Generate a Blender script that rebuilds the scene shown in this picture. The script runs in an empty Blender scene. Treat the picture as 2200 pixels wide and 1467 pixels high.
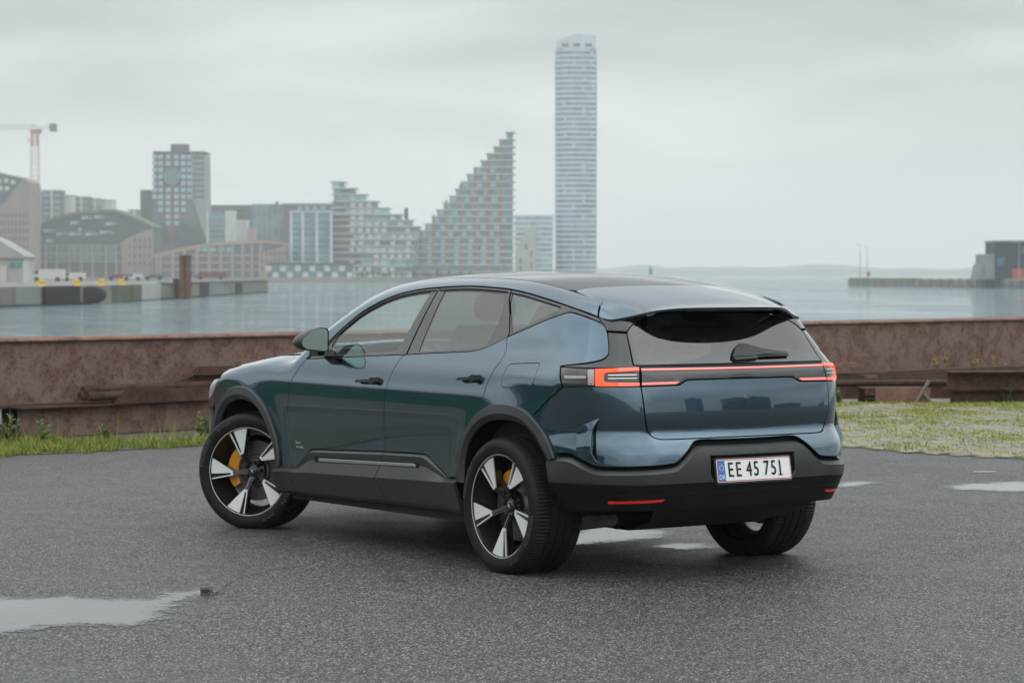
import bpy, bmesh, math, random
import numpy as np
from mathutils import Vector, Matrix
from mathutils.geometry import delaunay_2d_cdt
R_ = math.radians
rng = np.random.default_rng(7); random.seed(7)
SC = bpy.context.scene
COL = SC.collection
# ------------------------------------------------------------------ camera
# metres; x = the car's forward direction, z up, asphalt at z = 0
CAMP = np.array([-11.508, 8.699, 1.638]); FPX = 5461.0; PIT = -0.0263; YAW = R_(-33.965)
CD = np.array([math.cos(YAW)*math.cos(PIT), math.sin(YAW)*math.cos(PIT), math.sin(PIT)])
CR = np.array([math.sin(YAW), -math.cos(YAW), 0.0]); CU = np.cross(CR, CD)
cam = bpy.data.cameras.new('camera'); camo = bpy.data.objects.new('camera', cam); COL.objects.link(camo)
camo.matrix_world = Matrix(((CR[0], CU[0], -CD[0], CAMP[0]), (CR[1], CU[1], -CD[1], CAMP[1]), (CR[2], CU[2], -CD[2], CAMP[2]), (0, 0, 0, 1)))
cam.sensor_fit = 'HORIZONTAL'; cam.sensor_width = 36; cam.lens = FPX/2200*36
cam.clip_start = 0.1; cam.clip_end = 30000
cam.dof.use_dof = True; cam.dof.focus_distance = 14.0; cam.dof.aperture_fstop = 5.6
SC.camera = camo
# ------------------------------------------------------------------ sky and sun
SUN_EL, SUN_AZ = R_(52), R_(150)          # azimuth measured from +x, counter-clockwise
W = bpy.data.worlds.new('World'); SC.world = W; W.use_nodes = True
nt = W.node_tree; nt.nodes.clear(); N = nt.nodes.new; L = nt.links.new
wo = N('ShaderNodeOutputWorld'); bg = N('ShaderNodeBackground'); bg.inputs[1].default_value = 0.1; L(bg.outputs[0], wo.inputs[0])
sky = N('ShaderNodeTexSky'); sky.sky_type = 'NISHITA'; sky.sun_disc = False
sky.sun_elevation = SUN_EL; sky.sun_rotation = R_(90)-SUN_AZ; sky.air_density = 1.4; sky.dust_density = 3
def mth(op, a, b=None, c=None, clamp=False):
    n = N('ShaderNodeMath'); n.operation = op; n.use_clamp = clamp
    for i, v in enumerate((a, b, c)):
        if v is None: continue
        if isinstance(v, (int, float)): n.inputs[i].default_value = v
        else: L(v, n.inputs[i])
    return n.outputs[0]
tc = N('ShaderNodeTexCoord'); sep = N('ShaderNodeSeparateXYZ'); L(tc.outputs['Generated'], sep.inputs[0])
up = mth('MAXIMUM', sep.outputs[2], 0.0)
den = mth('ADD', up, 0.15)
cmb = N('ShaderNodeCombineXYZ'); L(mth('DIVIDE', sep.outputs[0], den), cmb.inputs[0]); L(mth('DIVIDE', sep.outputs[1], den), cmb.inputs[1])
def noise(scale, detail, rough, off):
    mp = N('ShaderNodeMapping'); mp.inputs[1].default_value = off; L(cmb.outputs[0], mp.inputs[0])
    n = N('ShaderNodeTexNoise'); n.inputs['Scale'].default_value = scale; n.inputs['Detail'].default_value = detail
    n.inputs['Roughness'].default_value = rough; n.inputs['Distortion'].default_value = 0.5; L(mp.outputs[0], n.inputs[0]); return n.outputs[0]
n1 = noise(0.55, 2.5, 0.45, (2.9, 3.7, 0)); n2 = noise(1.4, 4, 0.5, (7.7, 2.0, 3))
cl = mth('ADD', mth('MULTIPLY', n1, 0.70), mth('MULTIPLY', n2, 0.30))
mr = N('ShaderNodeMapRange'); mr.interpolation_type = 'SMOOTHSTEP'; L(cl, mr.inputs[0])
mr.inputs[1].default_value = 0.34; mr.inputs[2].default_value = 0.62; mr.inputs[3].default_value = 0.0; mr.inputs[4].default_value = 1.0
# overcast sky: brighter towards the zenith (CIE overcast), with grey cloud bellies; thin bright haze at the horizon
lum = mth('MULTIPLY', mth('ADD', 1.0, mth('MULTIPLY', up, 2.2)), 5.9)
dk = N('ShaderNodeMapRange'); L(up, dk.inputs[0]); dk.inputs[1].default_value = 0.015; dk.inputs[2].default_value = 0.085; dk.inputs[3].default_value = 0.10; dk.inputs[4].default_value = 0.52
bel = mth('SUBTRACT', 1.0, mth('MULTIPLY', mr.outputs[0], dk.outputs[0]))
lum2 = mth('MULTIPLY', lum, bel)
crp = N('ShaderNodeMix'); crp.data_type = 'RGBA'; L(mr.outputs[0], crp.inputs[0])
crp.inputs[6].default_value = (0.955, 1.0, 0.99, 1); crp.inputs[7].default_value = (0.93, 0.985, 1.01, 1)
vm = N('ShaderNodeVectorMath'); vm.operation = 'SCALE'; L(crp.outputs[2], vm.inputs[0]); L(lum2, vm.inputs['Scale'])
mx = N('ShaderNodeMix'); mx.data_type = 'RGBA'; mx.inputs[0].default_value = 0.93; L(sky.outputs[0], mx.inputs[6]); L(vm.outputs[0], mx.inputs[7])
L(mx.outputs[2], bg.inputs[0])
sl = bpy.data.lights.new('sun', 'SUN'); sl.energy = 0.6; sl.angle = R_(110); sl.color = (1, 0.96, 0.9)
so = bpy.data.objects.new('sun', sl); COL.objects.link(so); so.location = (0, 0, 60)
sd = Vector((math.cos(SUN_EL)*math.cos(SUN_AZ), math.cos(SUN_EL)*math.sin(SUN_AZ), math.sin(SUN_EL)))
so.rotation_euler = sd.to_track_quat('Z', 'Y').to_euler()
vs = SC.view_settings; vs.view_transform = 'Standard'; vs.look = 'None'; vs.exposure = 0.6; vs.gamma = 1.0; vs.use_curve_mapping = False
SC.render.engine = 'CYCLES'
cy = SC.cycles
cy.use_denoising = True
try: cy.denoiser = 'OPENIMAGEDENOISE'
except Exception: pass
cy.max_bounces = 8; cy.glossy_bounces = 5; cy.transparent_max_bounces = 16; cy.volume_bounces = 1; cy.diffuse_bounces = 3
cy.sample_clamp_indirect = 6; cy.caustics_reflective = False; cy.caustics_refractive = False
# ------------------------------------------------------------------ helpers
def at(px, py, d):
    """photo pixel + depth along the view axis -> point in the place"""
    return CAMP + d*(CD + (px-1100)/FPX*CR - (py-733.5)/FPX*CU)
FW = np.array([math.cos(YAW), math.sin(YAW), 0.0])
def gw(l, d, z=0.0):
    """lateral / forward distance from the camera foot -> world"""
    p = CAMP*np.array([1, 1, 0]) + l*CR + d*FW; return np.array([p[0], p[1], z])
def on_ground(px, py, z=0.0):
    r = CD + (px-1100)/FPX*CR - (py-733.5)/FPX*CU; t = (z-CAMP[2])/r[2]; return CAMP + r*t
def tag(o, label=None, cat=None, group=None, kind=None):
    for k, v in (('label', label), ('category', cat), ('group', group), ('kind', kind)):
        if v: o[k] = v
    return o
def empty(name, loc=(0, 0, 0), rz=0.0):
    o = bpy.data.objects.new(name, None); COL.objects.link(o); o.location = Vector(loc); o.rotation_euler = (0, 0, rz); o.empty_display_size = 0.2
    return o
def thing(name, label, cat, loc=(0, 0, 0), rz=0.0, group=None): return tag(empty(name, loc, rz), label, cat, group)
class MB:
    """collects boxes, prisms, tubes, lathes -> one mesh object"""
    def __init__(s): s.v = []; s.f = []; s.m = []
    def add(s, vs, fs, mi=0):
        o = len(s.v); s.v += [tuple(map(float, p)) for p in vs]; s.f += [tuple(i+o for i in f) for f in fs]; s.m += [mi]*len(fs); return s
    def box(s, a, b, mi=0):
        (x0, y0, z0), (x1, y1, z1) = a, b
        return s.add([(x0,y0,z0),(x1,y0,z0),(x1,y1,z0),(x0,y1,z0),(x0,y0,z1),(x1,y0,z1),(x1,y1,z1),(x0,y1,z1)],
                     [(0,3,2,1),(4,5,6,7),(0,1,5,4),(1,2,6,5),(2,3,7,6),(3,0,4,7)], mi)
    def prism(s, pts, ax, a, b, mi=0):
        """extrude a 2-D polygon along axis ax (0,1,2) from a to b"""
        n = len(pts); mk = {0: lambda p, t: (t, p[0], p[1]), 1: lambda p, t: (p[0], t, p[1]), 2: lambda p, t: (p[0], p[1], t)}[ax]
        vs = [mk(p, a) for p in pts]+[mk(p, b) for p in pts]
        return s.add(vs, [tuple(range(n-1, -1, -1)), tuple(range(n, 2*n))]+[(i, (i+1) % n, n+(i+1) % n, n+i) for i in range(n)], mi)
    def tube(s, pts, r, n=8, mi=0, cap=True):
        pts = [np.asarray(p, float) for p in pts]; rr = r if hasattr(r, '__len__') else [r]*len(pts); rings = []
        for i, p in enumerate(pts):
            d = pts[min(i+1, len(pts)-1)]-pts[max(i-1, 0)]; d = d/(np.linalg.norm(d)+1e-12)
            a = np.cross(d, [0, 0, 1.0]) if abs(d[2]) < .9 else np.cross(d, [1.0, 0, 0]); a /= np.linalg.norm(a); b = np.cross(d, a)
            rings.append([p+rr[i]*(math.cos(t)*a+math.sin(t)*b) for t in np.linspace(0, 2*math.pi, n, endpoint=False)])
        vs = [q for g in rings for q in g]; fs = [(k*n+j, k*n+(j+1) % n, (k+1)*n+(j+1) % n, (k+1)*n+j) for k in range(len(pts)-1) for j in range(n)]
        if cap: fs += [tuple(range(n-1, -1, -1)), tuple(range((len(pts)-1)*n, len(pts)*n))]
        return s.add(vs, fs, mi)
    def lathe(s, prof, n=48, mi=0, ax=1, c=(0, 0, 0), close=False):
        """prof = (axial, radius) pairs turned about axis ax"""
        vs = []; m = len(prof)
        for k in range(n):
            t = 2*math.pi*k/n
            for a, r in prof:
                p = {0: (a, r*math.cos(t), r*math.sin(t)), 1: (r*math.cos(t), a, r*math.sin(t)), 2: (r*math.cos(t), r*math.sin(t), a)}[ax]
                vs.append((p[0]+c[0], p[1]+c[1], p[2]+c[2]))
        mm = m if close else m-1
        return s.add(vs, [(k*m+i, k*m+(i+1) % m, ((k+1) % n)*m+(i+1) % m, ((k+1) % n)*m+i) for k in range(n) for i in range(mm)], mi)
    def data(s, name, mats, smooth=None):
        me = bpy.data.meshes.new(name); me.from_pydata(s.v, [], s.f)
        for m in (mats if isinstance(mats, (list, tuple)) else [mats]): me.materials.append(m)
        if any(s.m): me.polygons.foreach_set('material_index', s.m)
        bm = bmesh.new(); bm.from_mesh(me); bmesh.ops.recalc_face_normals(bm, faces=bm.faces); bm.to_mesh(me); bm.free()
        if smooth is not None:
            me.polygons.foreach_set('use_smooth', [True]*len(me.polygons)); me.set_sharp_from_angle(angle=R_(smooth))
        me.update(); return me
    def build(s, name, mats, parent=None, smooth=None, loc=None):
        return put(name, s.data(name, mats, smooth), parent, loc)
def put(name, me, parent=None, loc=None, rz=None):
    o = bpy.data.objects.new(name, me); COL.objects.link(o)
    if parent is not None: o.parent = parent
    if loc is not None: o.location = Vector(tuple(map(float, loc)))
    if rz is not None: o.rotation_euler = (0, 0, rz)
    return o
def copy_tree(o, parent=None):
    c = o.copy(); COL.objects.link(c)
    if parent is not None: c.parent = parent
    for ch in list(o.children): copy_tree(ch, c)
    return c
# ------------------------------------------------------------------ materials
class NT:
    def __init__(s, m): s.t = m.node_tree; s.n = s.t.nodes; s.l = s.t.links
    def new(s, k, **kw):
        n = s.n.new('ShaderNode'+k)
        for a, b in kw.items(): setattr(n, a, b)
        return n
    def set(s, sock, v):
        if isinstance(v, bpy.types.NodeSocket): s.l.new(v, sock)
        else: sock.default_value = v
    def math(s, op, a, b=0.0, clamp=False):
        n = s.new('Math', operation=op, use_clamp=clamp); s.set(n.inputs[0], a); s.set(n.inputs[1], b); return n.outputs[0]
    def coord(s, kind='Object', scale=(1, 1, 1), off=(0, 0, 0)):
        t = s.new('TexCoord'); m = s.new('Mapping'); m.inputs[3].default_value = scale; m.inputs[1].default_value = off
        s.l.new(t.outputs[kind], m.inputs[0]); return m.outputs[0]
    def world(s, scale=(1, 1, 1)):
        g = s.new('NewGeometry'); m = s.new('Mapping'); m.inputs[3].default_value = scale; s.l.new(g.outputs['Position'], m.inputs[0]); return m.outputs[0]
    def noise(s, vec, scale, detail=3, rough=.5, dist=0.0):
        n = s.new('TexNoise'); s.l.new(vec, n.inputs[0]); n.inputs['Scale'].default_value = scale; n.inputs['Detail'].default_value = detail
        n.inputs['Roughness'].default_value = rough; n.inputs['Distortion'].default_value = dist; return n.outputs[0]
    def voro(s, vec, scale, feat='F1', rnd=1.0):
        n = s.new('TexVoronoi', feature=feat); s.l.new(vec, n.inputs[0]); n.inputs['Scale'].default_value = scale; n.inputs['Randomness'].default_value = rnd; return n
    def ramp(s, f, stops, interp='LINEAR'):
        n = s.new('ValToRGB'); s.l.new(f, n.inputs[0]); cr = n.color_ramp; cr.interpolation = interp
        while len(cr.elements) < len(stops): cr.elements.new(0.5)
        for e, (p, c) in zip(cr.elements, stops):
            e.position = p; e.color = c if len(c) == 4 else (*c, 1)
        return n.outputs[0]
    def mr(s, v, a, b, c, d, smooth=False):
        n = s.new('MapRange'); s.set(n.inputs[0], v)
        if smooth: n.interpolation_type = 'SMOOTHSTEP'
        for i, q in enumerate((a, b, c, d)): n.inputs[1+i].default_value = q
        return n.outputs[0]
    def mix(s, f, a, b, mode='MIX'):
        n = s.new('Mix', data_type='RGBA', blend_type=mode); s.set(n.inputs[0], f)
        for i, v in ((6, a), (7, b)): s.set(n.inputs[i], v if isinstance(v, bpy.types.NodeSocket) or len(v) == 4 else (*v, 1))
        return n.outputs[2]
    def bump(s, h, strength=.3, dist=.01, normal=None):
        n = s.new('Bump'); s.l.new(h, n.inputs['Height']); n.inputs['Strength'].default_value = strength; n.inputs['Distance'].default_value = dist
        if normal is not None: s.l.new(normal, n.inputs['Normal'])
        return n.outputs[0]
def mat(name, col=(.5, .5, .5), rough=.6, metal=0.0, spec=.5, **kw):
    m = bpy.data.materials.new(name); m.use_nodes = True; b = m.node_tree.nodes['Principled BSDF']
    b.inputs['Base Color'].default_value = (*col, 1); b.inputs['Roughness'].default_value = rough; b.inputs['Metallic'].default_value = metal
    b.inputs['Specular IOR Level'].default_value = spec
    for k, v in kw.items(): b.inputs[k.replace('_', ' ')].default_value = v
    return m
def pb(m): return m.node_tree.nodes['Principled BSDF'], NT(m)
def vary(m, col2, scale=3.0, detail=4, lo=.35, hi=.65, kind='Object', bump=0.0, bscale=None, rough2=None, stretch=(1, 1, 1)):
    b, t = pb(m); c = t.coord(kind, scale=stretch) if kind != 'World' else t.world(stretch)
    f = t.mr(t.noise(c, scale, detail, .6), lo, hi, 0, 1); c1 = tuple(b.inputs['Base Color'].default_value)
    t.set(b.inputs['Base Color'], t.mix(f, c1, col2))
    if rough2 is not None: t.set(b.inputs['Roughness'], t.mr(f, 0, 1, b.inputs['Roughness'].default_value, rough2))
    if bump: t.set(b.inputs['Normal'], t.bump(t.noise(c, bscale or scale*4, 4, .6), .5, bump))
    return m
# ================================================================== GROUND, WATER, FAR LAND
WZ = -1.80                                     # water level
ASPH = mat('wet_asphalt', (.085, .088, .088), .55, 0, .28)
b, t = pb(ASPH); wv = t.world(); v = t.voro(wv, 140, 'F1'); sc_ = t.new('SeparateColor'); t.l.new(v.outputs['Color'], sc_.inputs[0])
v2 = t.voro(wv, 55, 'F1'); sc2 = t.new('SeparateColor'); t.l.new(v2.outputs['Color'], sc2.inputs[0])
big = t.noise(wv, .55, 5, .6); mid_ = t.noise(wv, 2.3, 5, .65, .4); fine = t.noise(wv, 60, 2, .6)
stone = t.ramp(sc_.outputs[0], [(0, (.007, .008, .0082)), (.42, (.028, .030, .030)), (.70, (.070, .074, .073)), (.86, (.23, .235, .222)), (1, (.66, .66, .60))])
stone2 = t.ramp(sc2.outputs[1], [(0, (.020, .020, .019)), (.6, (.060, .059, .056)), (.92, (.10, .098, .09)), (1, (.24, .23, .21))])
c = t.mix(.38, stone, stone2); wet = t.mr(t.math('ADD', t.math('MULTIPLY', big, .6), t.math('MULTIPLY', mid_, .4)), .40, .60, 0, 1, True)
c = t.mix(t.mr(wet, 0, 1, 0, .42), c, t.mix(.6, c, (.030, .032, .033, 1))); t.set(b.inputs['Base Color'], t.mix(1.0, c, (.86, .87, .86, 1), 'MULTIPLY'))
t.set(b.inputs['Roughness'], t.mr(wet, 0, 1, .60, .46))
hgt = t.math('ADD', t.math('MULTIPLY', v.outputs['Distance'], -1.0), t.math('MULTIPLY', v2.outputs['Distance'], -.5))
t.set(b.inputs['Normal'], t.bump(hgt, .55, .006))
def flat(name, poly, z, m, parent=None, kind='structure', thick=None):
    mb = MB(); n = len(poly); p = [(q[0], q[1], z) for q in poly]
    if thick: mb.prism([(q[0], q[1]) for q in poly], 2, z-thick, z)
    else: mb.add(p, [tuple(range(n))])
    o = mb.build(name, m, parent)
    if not thick:
        if o.data.polygons[0].normal.z < 0: o.data.flip_normals()
    return tag(o, kind=kind) if parent is None else o
# quay plateau (asphalt on top), running back behind the camera to the horizon
BEAM_N = np.array([-9.1, 9.4])/13.08              # across the beams, away from the camera (lateral, forward)
BEAM_T = np.array([9.4, 9.1])/13.08               # along the beams, to the right
B0 = np.array([-5.12, 25.4])
def bw(a, c, z=0.0): q = B0+a*BEAM_T+c*BEAM_N; return gw(q[0], q[1], z)
EDGE_C = 5.0
qpoly = [bw(-900, EDGE_C), bw(900, EDGE_C), bw(900, EDGE_C)+gw(0, -2500)-gw(0, 0), bw(-900, EDGE_C)+gw(0, -2500)-gw(0, 0)]
flat('ground', qpoly, 0.0, ASPH, thick=6.0)
lq = [gw(-12, -260), gw(-9, 20), gw(-9.5, 30), gw(-13, 45), gw(-19, 72), gw(-29, 120), gw(-45, 205), gw(-520, 205), gw(-520, -260)]
flat('left_quay', lq, -.02, ASPH, thick=5.9)  # unseen land; edge drawn out to keep bright water from the door reflections
CONC = mat('quay_concrete', (.27, .265, .245), .85); vary(CONC, (.15, .145, .13, 1), .5, 6, .35, .7, bump=.02, bscale=6)
MB().add([bw(-400, EDGE_C-.5, .0), bw(400, EDGE_C-.5, .0), bw(400, EDGE_C+.25, 0), bw(-400, EDGE_C+.25, 0), bw(-400, EDGE_C-.5, .16), bw(400, EDGE_C-.5, .16), bw(400, EDGE_C+.25, .16), bw(-400, EDGE_C+.25, .16)],
         [(4, 5, 6, 7), (0, 1, 5, 4), (1, 2, 6, 5), (2, 3, 7, 6), (3, 0, 4, 7)]).build('quay_kerb', CONC)['kind'] = 'structure'
# water sheet
WAT = mat('harbour_water', (.04, .085, .09), .12, 0, .5, IOR=1.33)
b, t = pb(WAT); w1 = t.world(); mpn = t.new('Mapping'); mpn.inputs[2].default_value = (0, 0, R_(25)); mpn.inputs[3].default_value = (1, 2.6, 1); t.l.new(w1, mpn.inputs[0]); wv2 = mpn.outputs[0]
h1 = t.noise(wv2, .38, 6, .66, .8); h2 = t.noise(wv2, .06, 3, .5); patch = t.mr(t.noise(wv2, .022, 5, .65, 1.2), .36, .64, .18, 1.0, True)
t.set(b.inputs['Normal'], t.bump(t.math('MULTIPLY', t.math('ADD', t.math('ADD', h1, t.math('MULTIPLY', t.noise(wv2, 1.6, 4, .6), .28)), t.math('MULTIPLY', h2, 2.0)), patch), 1.0, .85))
t.set(b.inputs['Roughness'], t.mr(patch, .25, 1, .03, .10)); t.set(b.inputs['Base Color'], t.mix(patch, (.055, .115, .13, 1), (.07, .14, .155, 1)))
pw = [gw(-9000, -3000), gw(9000, -3000), gw(9000, 14000), gw(-9000, 14000)]
flat('water', [(q[0], q[1]) for q in pw], WZ, WAT)
# puddles lying on the asphalt
PUD = bpy.data.materials.new('puddle_water'); PUD.use_nodes = True; t = NT(PUD); b = PUD.node_tree.nodes['Principled BSDF']
b.inputs['Base Color'].default_value = (.045, .048, .048, 1); b.inputs['Roughness'].default_value = .02; b.inputs['IOR'].default_value = 1.33; b.inputs['Coat Weight'].default_value = .25; b.inputs['Coat Roughness'].default_value = .01
t.set(b.inputs['Normal'], t.bump(t.noise(t.world(), 9, 2, .5), .04, .01))
ad = t.new('Attribute', attribute_name='depth'); vg = t.voro(t.world(), 70, 'F1'); ng = t.noise(t.world(), 7, 4, .6); sp = t.new('SeparateColor'); t.l.new(vg.outputs['Color'], sp.inputs[0])
lim = t.math('ADD', t.math('MULTIPLY', sp.outputs[0], .22), t.math('MULTIPLY', ng, .75)); fc = t.mr(t.math('SUBTRACT', ad.outputs['Fac'], lim), -.22, .14, 0, 1, True)
tr_ = t.new('BsdfTransparent'); mxs = t.new('MixShader'); t.set(mxs.inputs[0], fc); t.l.new(tr_.outputs[0], mxs.inputs[1]); t.l.new(b.outputs[0], mxs.inputs[2]); t.l.new(mxs.outputs[0], PUD.node_tree.nodes['Material Output'].inputs[0])
def puddle(label, px, soft=.42, grow=.20, wob=.06, seed=1):
    r = np.random.default_rng(seed); pts = np.array([on_ground(*p)[:2] for p in px]); q = []; m_ = len(pts)
    for i in range(m_):
        a, b_, c_, d = pts[i-1], pts[i], pts[(i+1) % m_], pts[(i+2) % m_]
        for u in np.linspace(0, 1, 14, endpoint=False): q.append(.5*((2*b_)+(-a+c_)*u+(2*a-5*b_+4*c_-d)*u*u+(-a+3*b_-3*c_+d)*u**3))
    q = np.array(q)
    if np.sum(q[:, 0]*np.roll(q[:, 1], -1)-np.roll(q[:, 0], -1)*q[:, 1]) < 0: q = q[::-1]
    k = len(q); e = np.roll(q, -1, 0)-np.roll(q, 1, 0); nrm = np.stack([e[:, 1], -e[:, 0]], -1); nrm /= np.linalg.norm(nrm, axis=1, keepdims=True)+1e-9
    ph = np.arange(k)/k*2*np.pi; w_ = sum(r.normal(0, 1)/f**.6*np.sin(f*ph+r.uniform(0, 6.28)) for f in range(3, 30, 2)); q = q+nrm*(grow+wob*w_*.35)[:, None]
    lo, hi = q.min(0), q.max(0); st = max(.035, (hi-lo).max()/70); gx, gy = np.meshgrid(np.arange(lo[0], hi[0], st), np.arange(lo[1], hi[1], st)); g_ = np.stack([gx.ravel(), gy.ravel()], -1)
    def ins(pp):
        rr = np.zeros(len(pp), bool)
        for (x0, y0), (x1, y1) in zip(q, np.roll(q, -1, 0)):
            c_ = (y0 > pp[:, 1]) != (y1 > pp[:, 1])
            with np.errstate(divide='ignore', invalid='ignore'): rr ^= c_ & (pp[:, 0] < (x1-x0)*(pp[:, 1]-y0)/(y1-y0)+x0)
        return rr
    def dst(pp): return np.min(np.linalg.norm(pp[:, None]-q[None], axis=2), 1)
    g_ = g_[ins(g_)]; g_ = g_[dst(g_) > st*.5]; al = np.vstack([q, g_])
    rc = delaunay_2d_cdt([Vector(v) for v in al], [(i, (i+1) % k) for i in range(k)], [], 0, 1e-6); V2 = np.array([tuple(v) for v in rc[0]]); T = np.array([f for f in rc[2] if len(f) == 3]); T = T[ins(V2[T].mean(1))]
    o = MB().add([(v[0], v[1], .004) for v in V2], [tuple(map(int, f)) for f in T]).build('puddle', PUD)
    if o.data.polygons[0].normal.z < 0: o.data.flip_normals()
    vv = np.array([v.co[:2] for v in o.data.vertices]); o.data.attributes.new('depth', 'FLOAT', 'POINT').data.foreach_set('value', np.clip(dst(vv)/soft, 0, 1.3))
    return tag(o, label, 'puddle', 'puddles on the asphalt')
puddle('long pale puddle near the camera, at the lower left edge', [(-60,1296),(60,1287),(180,1280),(230,1286),(330,1278),(430,1268),(476,1264),(430,1281),(345,1318),(300,1340),(210,1341),(120,1346),(20,1361),(-60,1362)], seed=3)
puddle('bright puddle seen under the car between its rear wheels', [(1225,1148),(1290,1134),(1370,1137),(1432,1148),(1370,1158),(1290,1166),(1225,1168)], seed=4)
puddle('thin wet patch below the car beside its far rear tyre', [(1425,1172),(1460,1168),(1500,1170),(1530,1175),(1480,1179),(1435,1178)], seed=5)
puddle('bright flat puddle right of the car at the picture edge', [(2040,1046),(2090,1040),(2160,1037),(2260,1036),(2260,1053),(2160,1055),(2080,1053)], seed=6)
puddle('narrow puddle glinting just right of the rear bumper', [(1795,1043),(1830,1036),(1880,1037),(1850,1043),(1810,1047)], seed=7)
# ---- far coast across the bay
LAND = mat('far_woodland', (.045, .06, .05), .95)
def ridge(name, d, x0, x1, yb, prof, seed):
    r = np.random.default_rng(seed); xs = np.linspace(x0, x1, 160); ys = np.interp(xs, [p[0] for p in prof], [p[1] for p in prof]); ys = ys-np.abs(np.convolve(r.normal(0, 1, 166), [.2, .3, .5, .7, .5, .3, .2], 'same')[3:163])*1.8
    rows_ = []
    for dd, k in ((0, 0), (0, .6), (60, .95), (160, 1.0), (420, .4), (600, 0)):
        rows_.append([at(x, 590+(y-590)*k, d+dd) if k else np.r_[at(x, 590, d+dd)[:2], WZ-.3] for x, y in zip(xs, ys)])
    mb = MB(); n = len(xs); mb.add([p for q in rows_ for p in q], [(i*n+j, i*n+j+1, (i+1)*n+j+1, (i+1)*n+j) for i in range(len(rows_)-1) for j in range(n-1)])
    o = mb.build(name, LAND, None, 40); o['kind'] = 'structure'; return o
ridge('far_hills', 5200, -400, 2700, 590, [(-400,578),(300,578),(1300,577),(1350,574),(1400,571),(1430,576),(1560,574),(1640,576),(1720,571),(1750,568),(1770,571),(1800,568),(1830,573),(1880,577),(2040,579),(2120,576),(2700,574)], 5)
LITM = mat('white_scrap', (.42, .42, .40), .8); o = MB().prism([(-.09, -.01), (.0, -.03), (.10, .0), (.08, .03), (-.02, .02), (-.08, .02)], 2, .002, .012).build('paper_scrap', LITM, None, None, on_ground(2115, 1015)); o.rotation_euler = (0, 0, YAW-math.pi/2); tag(o, 'crumpled white scrap lying on the asphalt at right', 'scrap')
o = MB().lathe([(.004, .001), (.004, .052), (.001, .06)], 24, ax=2).build('metal_disc', mat('worn_disc', (.022, .022, .022), .6), None, 40, on_ground(847, 1247)); tag(o, 'small dark flat disc on the asphalt before the rear wheel', 'disc')
# hairline crack running from the puddle towards the rear wheel
CRK = mat('crack_dark', (.012, .012, .012), .9); rk = np.random.default_rng(21)
def crack(pts, w=.006, seed=0):
    p = np.array([on_ground(*q)[:2] for q in pts]); q = []
    for a, b_ in zip(p[:-1], p[1:]): q += [a+(b_-a)*u for u in np.linspace(0, 1, 26, endpoint=False)]
    q = np.array(q)+np.cumsum(rk.normal(0, .004, (len(q), 2)), 0)*.6+rk.normal(0, .006, (len(q), 2)); e = np.gradient(q, axis=0); n_ = np.stack([-e[:, 1], e[:, 0]], -1); n_ /= np.linalg.norm(n_, axis=1, keepdims=True); ww = w*rk.uniform(.2, 1.2, len(q))[:, None]
    V = [(*a, .0025) for a in q+n_*ww]+[(*a, .0025) for a in q-n_*ww]; k = len(q); o = MB().add(V, [(i, i+1, k+i+1, k+i) for i in range(k-1)]).build('crack', CRK, bpy.data.objects['ground']); return o
crack([(474,1263),(530,1238),(600,1222),(660,1214)], .0035)
# ================================================================== CITY ACROSS THE HARBOUR
RZ = YAW-math.pi/2                                # local x = to the right, local y = away from the camera
class Bld:
    """a building standing at photo column px, depth d; local metres: x right, y back, z up from the quay (z = 0)"""
    def __init__(s, name, label, px, d, cat='building', rot=0.0, group=None):
        s.d = d; s.k = d/FPX; p = at(px, 590, d); s.px = px; s.o = thing(name, label, cat, (p[0], p[1], 0), RZ+R_(rot), group)
    def X(s, px): return (px-s.px)*s.k
    def Z(s, py): return CAMP[2]+(590-py)*s.k
    def box(s, nm, x0, x1, yt, yb, m, y0=0.0, y1=12.0):
        return MB().box((s.X(x0), y0, s.Z(yb)), (s.X(x1), y1, s.Z(yt))).build(nm, m, s.o)
    def poly(s, nm, pts, m, y0=0.0, y1=12.0): return MB().prism([(s.X(x), s.Z(y)) for x, y in pts], 1, y0, y1).build(nm, m, s.o)
    def many(s, nm, rects, m, y0=-.3, y1=.05):
        """alike pieces: one object each, sharing mesh data"""
        cache = {}
        for x0, x1, yt, yb in rects:
            w, h = round(abs(x1-x0)*s.k, 1), round(abs(yb-yt)*s.k, 1); key = (w, h)
            if key not in cache: cache[key] = MB().box((0, 0, 0), (w, y1-y0, h)).data(nm, m)
            o = put(nm, cache[key], s.o); o.location = (s.X(x0), y0, s.Z(yb))
    def joined(s, nm, rects, m, y0=-.15, y1=.1):
        mb = MB()
        for x0, x1, yt, yb in rects: mb.box((s.X(x0), y0, s.Z(yb)), (s.X(x1), y1, s.Z(yt)))
        o = mb.build(nm, m, s.o); o['kind'] = 'stuff'; return o
def cm(name, col, rough=.7, metal=0.0, var=.25, sc=.12):
    m = mat(name, col, rough, metal); return vary(m, (*[c*(1-var) for c in col], 1), sc, 4)
def cglass(name, col, rough=.12):
    m = mat(name, col, rough, 0, .8); b, t = pb(m); c = t.coord('Object'); n = t.voro(c, .22, 'F1', .9); s_ = t.new('SeparateColor'); t.l.new(n.outputs['Color'], s_.inputs[0])
    t.set(b.inputs['Base Color'], t.mix(s_.outputs[0], (*[q*.6 for q in col], 1), (*[min(1, q*1.7) for q in col], 1))); return m
BRICK = cm('sandy_brick', (.27, .21, .18)); REDB = cm('red_brick', (.135, .038, .045)); DKB = cm('dark_facade', (.035, .050, .060)); PALE = cm('pale_render', (.50, .51, .50)); WHT = cm('white_band', (.50, .58, .62))
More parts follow.
